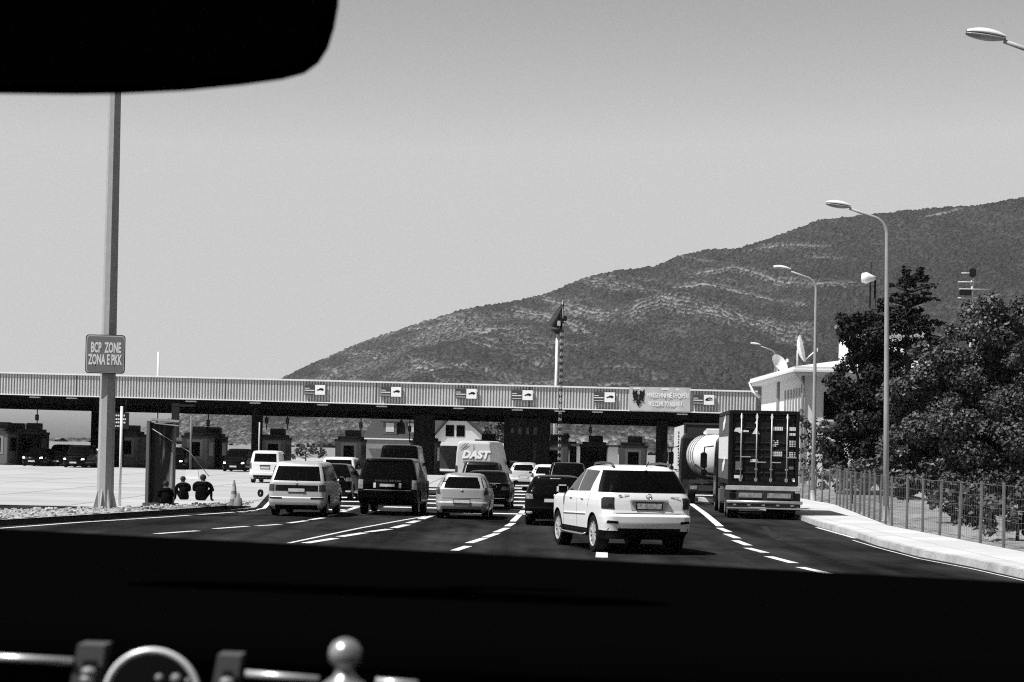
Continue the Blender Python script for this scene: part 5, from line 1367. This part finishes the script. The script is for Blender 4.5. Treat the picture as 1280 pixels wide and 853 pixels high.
mb.build('ladder', BLACKMET, tk_)
mb = MB(); mb.box((0,3.4,.98), (1.0,7.0,.22)); mb.box((0,-.15,.72), (2.3,.16,.3), bev=.03); mb.box((0,0,1.0),(2.2,.5,.14)); mb.build('chassis', mat('chassis_steel', .03, .7), tk_)
mb = MB()
for s in (-1,1): mb.box((s*.95,-.24,.74), (.3,.03,.16))
mb.build('rear_light', LENSGREY, tk_)
for y in (.9,2.2,6.0,8.6):
    for s in (-1,1): truck_wheel(tk_, s*1.0, y, .5, .36)
truck_cab(tk_, 7.4, H=3.2, m=DARKPAINT)
# white box truck
bt = empty('box_truck', 'long truck with white side panel and dark writing, left of the tanker', 'truck', (XG(884, 100.5), 100.5, 0), YAW)
mb = MB(); mb.box((0,6.6,2.45), (2.44,13.2,2.5), bev=.04); mb.build('cargo_box', mat('box_dark', .02, .7), bt)
mb = MB(); mb.box((-1.235,6.6,2.45), (.03,13.0,2.4)); mb.build('side_panel', mat('box_white', .62, .6, var=.06, scale=1.5), bt)
mb = MB(); 
for s in (-1,1): mb.box((s*1.2,-.02,2.45),(.08,.05,2.5))
mb.box((0,-.02,1.18),(2.5,.06,.10)); mb.box((0,-.02,3.72),(2.5,.06,.08)); mb.build('rear_frame', mat('frame_dark', .05, .5), bt)
mb = MB(); zz = 1.55
while zz < 3.25:
    q_ = random.uniform(.06,.14); mb.box((-1.255,6.2,zz+q_/2), (.02,1.3,q_)); zz += q_+.07
mb.build('lettering', INK, bt)
mb = MB(); mb.box((0,6.5,.95),(1.0,13,.25)); mb.box((0,-.05,.6),(2.3,.12,.2)); mb.build('chassis', mat('chassis_steel', .03, .7), bt)
for y in (1.2,2.5,3.8,14.6):
    for s in (-1,1): truck_wheel(bt, s*1.0, y, .48, .34)
truck_cab(bt, 13.6, H=2.9, m=WHITEPAINT)

# lettered white van
vn = empty('delivery_van', 'pale high van with slanted lettering across its rear, in the middle lanes', 'van', (XG(591, 106), 106, 0), YAW-R(8))
vs_h = Shell([(.35,.86,.05,5.3,.08,.3),(.5,.98,0,5.5,.08,.35),(.75,1.0,0,5.5,.08,.35),(1.1,1.01,.02,5.35,.08,.35),(1.3,1.01,.02,4.9,.08,.3),(2.0,.98,.03,4.3,.10,.3),(2.45,.93,.05,3.9,.12,.3),(2.58,.86,.10,3.7,.15,.3),(2.63,.70,.3,3.3,.15,.3)])
vs_h.CRB = .0
vs_h.body('body', mat('van_paint', .50, .45, var=.04, scale=1.5), vn, (1.1, 4.4), .34)
for y in (1.1,4.4):
    for s in (-1,1): wheel(vn, s*.86, y, .34, .24, s)
text('DAST', .55, mat('van_letters', .88, .5), 'lettering', vn, TM(.08, -.012, 1.88), sx=1.05, bold=.03, shear=.25)
mb = MB(); mb.box((.08,-.008,1.50), (1.25,.012,.11)); mb.build('underline', mat('van_stripe', .2, .5), vn)
mb = MB()
for k in range(2): mb.prism([(-.78+k*.14,2.2),(-.72+k*.14,2.2),(-.40+k*.14,2.5),(-.46+k*.14,2.5)], -.014, -.006, 'y')
mb.build('slanted_stripe', mat('van_stripe', .2, .5), vn)
mb = MB(); mb.box((0,-.004,1.45),(.02,.012,2.0)); mb.build('door_gap', UNDER, vn)
for s in (-1,1):
    mb = MB(); mb.box((s*.93,.0,1.1),(.12,.04,.4),bev=.01); mb.build('rear_light', LENSDARK, vn)
mb = MB(); mb.box((0,-.05,.5),(1.8,.12,.2),bev=.03); mb.build('bumper', UNDER, vn)
mirror_pair(vs_h, vn, UNDER, 4.0, 1.45, ('L','R'), (.18,.14,.34))

# ------------------------------------------------------------------ buildings
ab = empty('white_building', 'white building with wide eaves beside the road, partly behind trees', 'building', (0,0,0))
ab.location = (15.95, 109.5, 0)
mb = MB(); mb.box((3.6, 9.5, 3.35), (7.2, 19, 6.7)); mb.build('wall', WHITEWALL, ab)
mb = MB()
for (z0, h_, ov) in ((6.62,.18,.62),(6.80,.12,.75),(6.92,.16,.68)): mb.box((3.6,9.5,z0+h_/2), (7.2+2*ov, 19+2*ov, h_))
mb.build('eaves', WHITE, ab)
mb = MB(); mb.add([(-.6,-.6,7.09),(7.8,-.6,7.09),(7.8,19.6,7.09),(-.6,19.6,7.09),(2.2,3,7.6),(5,3,7.6),(5,16,7.6),(2.2,16,7.6)],[(0,1,5,4),(1,2,6,5),(2,3,7,6),(3,0,4,7),(4,5,6,7)]); mb.build('roof', WHITE, ab)
for k in range(6):
    mb = MB(); mb.box((-.02, 1.9+k*1.15, 5.15), (.05,.5,1.7)); mb.build('window', mat('slit_window', .26, .4), ab)
for y in (.35, 10.5):
    mb = MB(); mb.box((-.06,y,3.3), (.12,.55,6.6)); mb.build('pilaster', GREYWALL, ab)
for x, z in ((1.6,5.0),(4.6,5.0),(1.6,2.3)):
    mb = MB(); mb.box((x,-.02,z), (1.1,.06,1.5)); o_ = mb.build('window', GLASS, ab)
    mb = MB(); mb.box((x,-.06,z-.82), (1.3,.14,.08)); mb.build('sill', WHITE, o_)
mb = MB(); mb.tube([(-.65,-.55,6.75),(-.3,-.3,6.4),(-.1,-.1,6.1),(-.1,-.1,.2)], .06, 6); mb.build('downpipe', WHITE, ab)
mb = MB(); mb.tube([(-.72,19.4,6.85),(-.55,19.2,6.3),(-.12,18.9,5.9)], .10, 6); mb.build('downpipe', WHITE, ab)
mb = MB(); mb.box((5.9,9.0,8.4), (4.6,4,3.1)); mb.build('upper_storey', WHITEWALL, ab)
mb = MB(); mb.box((5.9,9.0,10.02), (5.1,4.5,.16)); mb.build('upper_roof', GREYWALL, ab)
mb = MB(); mb.box((9.5,5,3.0), (4.6,10,6.0)); mb.build('side_wing', GREYWALL, ab)
def dish(px, py_, Y, r, label, az, el):
    c = P(px, py_, Y); root = empty('satellite_dish', label, 'satellite dish', (c.x, c.y, 7.3))
    M = Matrix.Translation((0,0,c.z-7.3)) @ Matrix.Rotation(az,4,'Z') @ Matrix.Rotation(el,4,'X')
    mb = MB(); prof = [(r*k/8, .35*r*(k/8)**2) for k in range(9)]; mb.lathe(prof, 24, 0, M); mb.lathe([(a, b-.02) for a, b in prof], 24, 0, M); mb.build('reflector', WHITE, root)
    mb = MB(); mb.tube([M @ Vector((0,-r*.9,.25*r)), M @ Vector((0,-r*.3,1.3*r))], .035, 5); p_ = M @ Vector((0,-r*.3,1.3*r)); mb.box(tuple(p_), (.16,.16,.22), bev=.03); mb.build('feed_arm', WHITE, root)
    mb = MB(); mb.tube([(0,0,-.25),(0,0,c.z-7.35)], .06, 6); mb.build('stand', GALV, root)
dish(997, 437, 116, .82, 'large white satellite dish tilted on the white building', R(75), R(78))
dish(972, 456, 124, .62, 'small satellite dish on the white building, left of the large one', R(40), R(60))
# houses behind the canopy
hb = empty('tiled_house', 'house with dark tiled roof and two dormers seen under the canopy', 'house', (XG(492,222), 222, 0))
kx = 222/FPX
def hx(px): return (px-492)*kx
zr = P(492,528,222).z; ze = P(492,548,222).z
mb = MB(); mb.add([(hx(452),0,ze),(hx(560),0,ze),(hx(545),5,zr+1.6),(hx(470),5,zr+1.6),(hx(452),11,ze),(hx(560),11,ze)],[(0,1,2,3),(3,2,5,4),(0,3,4),(1,5,2)]); mb.build('roof', TILES, hb)
mb = MB(); mb.box(((hx(454)+hx(558))/2,5.5,ze/2), (hx(558)-hx(454)-.4,10.6,ze)); mb.build('wall', GREYWALL, hb)
for px in (486, 514):
    mb = MB(); mb.box((hx(px),1.6,ze+1.15), (1.5,2.2,1.5)); o_ = mb.build('dormer', mat('dormer_wall', .10, .8), hb)
    mb = MB(); mb.add([(hx(px)-1.1,.3,ze+1.9),(hx(px)+1.1,.3,ze+1.9),(hx(px)+1.1,3,ze+2.6),(hx(px)-1.1,3,ze+2.6),(hx(px)-1.1,.3,ze+1.78),(hx(px)+1.1,.3,ze+1.78)],[(0,1,2,3),(0,4,5,1)]); mb.build('dormer_roof', TILES, o_)
    mb = MB(); mb.box((hx(px),.48,ze+1.2), (.9,.04,1.0)); mb.build('window', mat('dormer_window', .55, .4), o_)
mb = MB(); mb.box(((hx(454)+hx(558))/2,-.4,ze-.1), (hx(558)-hx(452),.5,.14)); mb.build('eave', WHITE, hb)
hg = empty('gabled_house', 'pale gabled house with dark attic window seen under the canopy', 'house', (XG(577,205), 205, 0))
kx2 = 205/FPX
def gx(px): return (px-577)*kx2
zt = P(565,526,205).z; zb_ = P(577,552.5,205).z
mb = MB(); mb.prism([(gx(537),0),(gx(612),0),(gx(612),zb_),(gx(580),zt+.1),(gx(560),zt+.1),(gx(537),zb_)], 0, 9, 'y'); mb.build('wall', mat('gable_wall', .50, .8, var=.08, scale=1), hg)
mb = MB(); pts = [(gx(534),zb_-.2),(gx(559),zt+.15),(gx(581),zt+.15),(gx(615),zb_-.2),(gx(615),zb_),(gx(582),zt+.4),(gx(558),zt+.4),(gx(534),zb_)]
mb.prism(pts, -.35, 9.3, 'y'); mb.build('roof', TILES, hg)
for dx_ in (-.55,.55):
    mb = MB(); mb.box((gx(568)+dx_,-.02,zb_+1.1), (.85,.06,1.15)); mb.build('window', GLASS, hg)
mb = MB(); mb.box((gx(590),-2.0,zb_-.25), (gx(634)-gx(545),4.2,.36)); mb.build('porch_roof', WHITE, hg)
mb = MB(); mb.box((gx(590),-.5,zb_/2-.3), (gx(632)-gx(547),.6,zb_-.6)); mb.build('porch_shade_wall', mat('porch_shade_wall', .03, .8), hg)  # shade below the porch roof put into this dark wall colour
wb = empty('low_white_wall', 'bright white low building wall behind the dark booth in the middle', 'building', (XG(736,210), 210, 0))
kx3 = 210/FPX
mb = MB(); mb.box((0,3,P(736,558,210).z/2), (72*kx3,5,P(736,558,210).z)); mb.build('wall', WHITEWALL, wb)
mb = MB(); mb.box((0,2.8,P(736,557,210).z), (78*kx3,6.2,.25)); mb.build('roof', TILES, wb)
mb = MB(); mb.box((-36*kx3+.9,.47,1.9), (1.6,.1,2.4)); mb.build('door', GLASS, wb)
tree('broadleaf_tree', 'rounded tree behind the pale gabled house under the canopy', [(615,540,14),(628,536,12),(640,545,14),(608,548,10),(626,552,14)], 230, LEAF, 620, .42, 60, 61, 10, trunk_r=.2)
tree('broadleaf_tree', 'small dark tree beside the banded mast, behind the canopy', [(705,552,7),(708,545,5),(702,560,7)], 205, LEAFD, 705, .36, 90, 62, 9, trunk_r=.1)
tree('leafy_bush', 'bushes low on the slope behind the light booth, left of the white delivery car', [(375,562,9),(390,560,10),(362,568,8),(402,566,8)], 240, LEAFP, 382, .4, 60, 63, 9, trunk_r=.08)

# ------------------------------------------------------------------ people sitting at the edge of the island
SKIN = mat('skin', .07, .6); CLOTH_D = mat('dark_clothing', .006, .9, spec=.0); TROUS = mat('dark_trousers', .008, .9, spec=.0); HAIR = mat('dark_hair', .008, .8)
def person(px, Y, label, rz, scale=1.0, bulk=1.0, lean=0.0, cap=False, arms='knees', head_turn=0.0):
    base = Vector((XG(px, Y, .16), Y, .16))
    root = empty('person', label, 'person', base, rz); root.scale = (scale,)*3
    J = {}; E = []
    def j(n, p, r, par=None):
        J[n] = (Vector(p), r)
        if par: E.append((par, n))
    j('pelvis', (0,0,.14), .15*bulk)
    j('waist', (0,.02,.32), .135*bulk, 'pelvis'); j('chest', (0,.05+lean,.50), .145*bulk, 'waist'); j('upper', (0,.06+lean,.60), .10*bulk, 'chest')
    j('neck', (0,.09+lean*1.2,.655), .07, 'upper'); j('jaw', (0,.12+lean*1.3,.72), .078, 'neck'); j('skull', (0,.115+lean*1.3,.805), .098, 'jaw'); j('crown', (0,.11+lean*1.3,.872), .062, 'skull')
    for s, q in ((-1,'l'),(1,'r')):
        j(q+'hip', (s*.11,.02,.12), .10, 'pelvis'); j(q+'knee', (s*.20,.40,.40), .062, q+'hip'); j(q+'calf', (s*.19,.50,.24), .052, q+'knee'); j(q+'ankle', (s*.18,.56,.06), .036, q+'calf'); j(q+'toe', (s*.20,.72,.035), .03, q+'ankle')
        j(q+'shoulder', (s*.175*bulk,.07+lean,.55), .085, 'upper'); j(q+'elbow', (s*.205*bulk,.19+lean,.36), .062, q+'shoulder')
        j(q+'wrist', (s*.20,.40,.45), .028, q+'elbow'); j(q+'palm', (s*.17,.46,.44), .03, q+'wrist')
        for k in range(4): j(q+'f%d' % k, (s*(.13+.022*k), .53-.006*abs(k-1.5), .42), .0095, q+'palm'); j(q+'g%d' % k, (s*(.13+.022*k), .55-.006*abs(k-1.5), .385), .008, q+'f%d' % k)
        j(q+'thumb', (s*.12,.47,.47), .011, q+'palm')
    names = list(J); me = bpy.data.meshes.new('body')
    me.from_pydata([J[n][0] for n in names], [(names.index(a), names.index(b)) for a, b in E], [])
    o = bpy.data.objects.new('body', me); COL.objects.link(o)
    md = o.modifiers.new('s', 'SKIN'); md.use_smooth_shade = True
    sv = me.skin_vertices[0].data
    for i, n in enumerate(names): sv[i].radius = (J[n][1], J[n][1]); sv[i].use_root = (n == 'pelvis')
    sb = o.modifiers.new('d', 'SUBSURF'); sb.levels = 2; sb.render_levels = 2
    dg = bpy.context.evaluated_depsgraph_get(); m2 = bpy.data.meshes.new_from_object(o.evaluated_get(dg))
    o.modifiers.clear(); o.data = m2; bpy.data.meshes.remove(me); m2.name = 'body'
    m2.materials.clear()
    for m in (CLOTH_D, TROUS, SKIN): m2.materials.append(m)
    for p in m2.polygons:
        c = p.center; p.use_smooth = True
        if c.z > .67 or (c.y > .38+lean and .36 < c.z < .52 and abs(c.x) < .20 and c.y > .42): p.material_index = 2
        elif c.z < .30 or c.y > .24+lean and c.z < .47: p.material_index = 1
    o.parent = root
    hy = .115+lean*1.3
    f = MB()                                                       # face
    f.lathe([(0,.03),(.014,.01),(.018,-.015),(0,-.02)], 8, 0, Matrix.Translation((0,hy+.094,.785)) @ Matrix.Rotation(-PI/2,4,'X'))
    for s in (-1,1): f.lathe([(0,-.012),(.02,-.006),(.024,.01),(0,.014)], 8, 0, Matrix.Translation((s*.094,hy+.0,.79)) @ Matrix.Rotation(PI/2,4,'Y'))
    f.build('ears_and_nose', SKIN, root)
    f = MB()
    for s in (-1,1): f.lathe([(0,.008),(.010,.004),(.012,0)], 8, 0, Matrix.Translation((s*.034,hy+.088,.807)) @ Matrix.Rotation(-PI/2,4,'X'))
    f.box((0,hy+.083,.741),(.05,.012,.010),bev=.003); f.build('eyes_and_mouth', HAIR, root)
    h = MB(); M = Matrix.Translation((0,hy-.008,.83))
    prof = [(0,.087),(.04,.082),(.078,.057),(.102,.01),(.106,-.03),(.094,-.07)]
    h.lathe(prof, 18, 0, M); h.build('cap' if cap else 'hair', mat('cap_cloth', .015, .9) if cap else HAIR, root)
    if cap:
        h = MB(); a = head_turn
        h.add([(.075*math.cos(t), .075*math.sin(t), .0) for t in [a-.9+k*.3 for k in range(7)]]+[(.19*math.cos(a+(k-3)*.17), .19*math.sin(a+(k-3)*.17), -.02) for k in range(7)], [(k,k+1,8+k,7+k) for k in range(6)], 0, True, M)
        ob = h.build('cap_peak', mat('cap_cloth', .015, .9), root)
    return root
person(206.5, gb.y-.75, 'person seated on the ground in the shade of the glass panel, dark clothes', R(8), .92, 1.15, .10)
person(230, 71.0, 'person in a peaked cap and dark shirt, seated right of the glass panel', R(25), .95, 1.3, .07, cap=True, head_turn=-.2)
person(251, 70.4, 'broad person in dark clothes seated with back to us, rightmost of the seated people', R(-10), 1.05, 1.6, .06)

# ------------------------------------------------------------------ inside our own vehicle
DASH = mat('dashboard_plastic', .0013, .85, spec=0)
DASH2 = mat('dashboard_face_plastic', .0006, .9, spec=0)
da = empty('dashboard', 'black vehicle dashboard with silver trim running along the bottom of the photo', 'dashboard', (0, 1.4, 1.5))
org = Vector(da.location)
def dl(px, py_, Y): return P(px, py_, Y)-org
mb = MB(); cols = []
for i in range(25):
    px = -260+i*(1800/24); s = (px)/1280
    far = P(px, 661+67*s, 1.95-.10*s); near = P(px, 765.5+ 55*s - 22*s*(1-s)*0, 1.12)
    col_ = [far+Vector((0,.35,-.25)), far+Vector((0,.10,-.035)), far+Vector((0,.03,-.006)), far]
    for k in range(1, 6): col_.append(far.lerp(near, k/6)+Vector((0,0,.004*math.sin(PI*k/6)*0)))
    col_ += [near, near+Vector((0,-.015,-.004)), near+Vector((0,-.02,-.02))]
    cols.append([c-org for c in col_])
n = len(cols[0]); mb.add([p for c in cols for p in c], [(i*n+k, i*n+k+1, (i+1)*n+k+1, (i+1)*n+k) for i in range(24) for k in range(n-1)], 0, True)
mb.build('dash_top', DASH, da)
mb = MB(); top = [c[-1] for c in cols]; low = [t_+Vector((0,-.02,-.25)) for t_ in top]; back = [t_+Vector((0,.5,-.25)) for t_ in top]
mb.add(top+low+back, [(i, i+1, 26+i, 25+i) for i in range(24)]+[(25+i, 26+i, 51+i, 50+i) for i in range(24)], 0); mb.build('dash_face', DASH2, da)
YF = 1.06
TRIM = mat('silver_trim', .72, .35, metal=.6)
for a, b in (((-40,820),(92,827)), ((307,842.5),(399,850)), ((470,852),(522,855.5))):
    mb = MB(); r_ = 5*YF/FPX; mb.tube([dl(*a, YF), dl(*b, YF)], r_, 10); mb.build('trim_strip', TRIM, da)
for (x0, x1, yt) in ((97,131,806), (272,301,819)):
    mb = MB(); k_ = YF/FPX; 
    q = [dl(x0, yt, YF), dl(x1, yt+1, YF), dl(x1-9, yt+75, YF), dl(x0-14, yt+75, YF)]
    mb.add([tuple(p) for p in q]+[tuple(p+Vector((0,.02,0))) for p in q], [(0,1,2,3),(7,6,5,4),(0,4,5,1),(1,5,6,2),(2,6,7,3),(3,7,4,0)]); o_ = mb.build('vent_bracket', mat('vent_grey', .085, .5), da)
    mb = MB(); q2 = [dl(x0+7, yt+20, YF-.004), dl(x1-10, yt+20, YF-.004), dl(x1-16, yt+75, YF-.004), dl(x0-2, yt+75, YF-.004)]
    mb.add([tuple(p) for p in q2]+[tuple(p+Vector((0,.003,0))) for p in q2], [(0,1,2,3),(7,6,5,4),(0,4,5,1),(1,5,6,2),(2,6,7,3),(3,7,4,0)]); mb.build('vent_slot', INK, o_)
    for k in range(2):
        mb = MB(); c = dl((x0+x1)/2-3-k*2, yt+34+k*10, YF-.008); mb.lathe([(0,.004),(.002,.003),(.0028,0),(.002,-.003),(0,-.004)], 10, 0, Matrix.Translation(c) @ Matrix.Rotation(PI/2,4,'Y')); mb.build('vent_thumbwheel', mat('thumbwheel', .25, .4), o_)
c = dl(190, 872, YF-.01); rr0 = 58*YF/FPX; rt = 4.0*YF/FPX
mb = MB(); mb.tube([(c.x+rr0*math.cos(t_), c.y, c.z+rr0*math.sin(t_)) for t_ in [2*PI*k/48 for k in range(49)]], rt, 10, cap=False); mb.build('gauge_ring', mat('ring_silver', .85, .35, metal=.3), da)
mb = MB(); mb.lathe([(0,0),(rr0,0)], 32, 0, Matrix.Translation((c.x,c.y+.012,c.z)) @ Matrix.Rotation(PI/2,4,'X')); gd = mb.build('gauge_face', mat('gauge_face', .006, .4, spec=.2), da)
for px, py_, r_ in ((199,848,5.5),(220,849,7),(235,852,4)):
    mb = MB(); q = dl(px, py_, YF); rq = r_*YF/FPX; mb.lathe([(0,rq*.6),(rq*.7,rq*.4),(rq,0),(rq*.7,-rq*.3),(0,-rq*.3)], 12, 0, Matrix.Translation(q) @ Matrix.Rotation(PI/2,4,'X')); mb.build('gauge_pin', mat('pin_grey', .22, .4), gd)
kn = empty('knob', 'shiny silver ball knob on a flared stem at the bottom of the photo', 'knob', P(430, 880, .92))
ko = Vector(kn.location); kk = .92/FPX; c = P(430, 818, .92)-ko
mb = MB(); R0 = 20.5*kk
prof = [(R0*2.2,c.z-3.6*R0),(R0*2.0,c.z-2.4*R0),(R0*1.2,c.z-1.75*R0),(R0*.62,c.z-1.3*R0),(R0*.55,c.z-1.0*R0)]
for k in range(3, 17):
    a = -PI/2+PI*k/16; prof.append((max(0,R0*math.cos(a)), c.z+R0*math.sin(a)))
mb.lathe(prof, 32); mb.build('ball_and_stem', mat('knob_silver', .42, .28, metal=.6), kn)
# rear-view mirror
YM = 1.25
mr = empty('rear_view_mirror', 'black rear-view mirror hanging into the upper left corner', 'mirror', P(100, 20, YM))
mo_ = Vector(mr.location)
out_ = [(-240,20),(-232,70),(-200,98),(-120,110),(0,113.5),(90,114.5),(150,113.5),(230,109.5),(300,102.5),(350,95.5),(378,88),(396,75),(408,56),(416,30),(421,2),(423,-30),(422,-65),(410,-90),(380,-103),(200,-112),(0,-112),(-180,-100),(-230,-60)]
def ring(off, sc_=1.0): return [tuple(P(100+(x-100)*sc_, 5+(y-5)*sc_, YM)-mo_+Vector((0,off,0))) for x, y in out_]
mb = MB(); L_ = len(out_); vs = ring(-.006,.975)+ring(0)+ring(.012)+ring(.035,.9)+ring(.05,.6)
mb.add(vs, [(k*L_+i, k*L_+(i+1)%L_, (k+1)*L_+(i+1)%L_, (k+1)*L_+i) for k in range(4) for i in range(L_)]+[tuple(range(4*L_,5*L_)), tuple(range(L_))[::-1]], 0, False); mb.build('housing', mat('mirror_housing', .0006, .9, spec=0), mr)
mb = MB(); mb.add(ring(-.008,.95)+ring(-.004,.95), [tuple(range(L_))]+[(i,(i+1)%L_,L_+(i+1)%L_,L_+i) for i in range(L_)]); mb.build('mirror_glass', mat('mirror_glass_dark', .0006, .5, spec=.0), mr)
mb = MB(); mb.tube([(0,.04,.02),(0,.07,.10),(0,.05,.20)], .014, 8); mb.build('stem', DASH2, mr)
# roof edge and pillars of our vehicle, just outside the frame: they shade the dashboard
cb_ = empty('van_cabin', 'roof and pillars of the vehicle the photo is taken from', 'vehicle cabin', (0, 0, 2.7))
mb = MB(); mb.box((0,-.66,.12), (2.0,2.5,.10), bev=.04); mb.build('roof', mat('headliner', .25, .9), cb_)
for s in (-1,1):
    mb = MB(); mb.tube([(s*.95,.58,.10),(s*1.0,1.5,-.25),(s*1.02,2.15,-.55)], .05, 8); mb.build('pillar', DASH, cb_)
mb = MB(); mb.box((0,.56,.06),(1.9,.10,.06),bev=.02); mb.build('header', DASH, cb_)

# the dry summer air
hz = MB(); hz.box((0, 1400, 249), (6400, 3700, 502)); hb_ = hz.build('haze', bpy.data.materials.new('haze')); hb_['kind'] = 'stuff'
hm_ = hb_.data.materials[0]; hm_.use_nodes = True; nt_ = hm_.node_tree
for n_ in list(nt_.nodes): nt_.nodes.remove(n_)
ho = nt_.nodes.new('ShaderNodeOutputMaterial'); hv = nt_.nodes.new('ShaderNodeVolumePrincipled')
hv.inputs['Color'].default_value = (.85,.85,.85,1); hv.inputs['Density'].default_value = 0.00004; hv.inputs['Anisotropy'].default_value = 0.0
nt_.links.new(hv.outputs['Volume'], ho.inputs['Volume'])
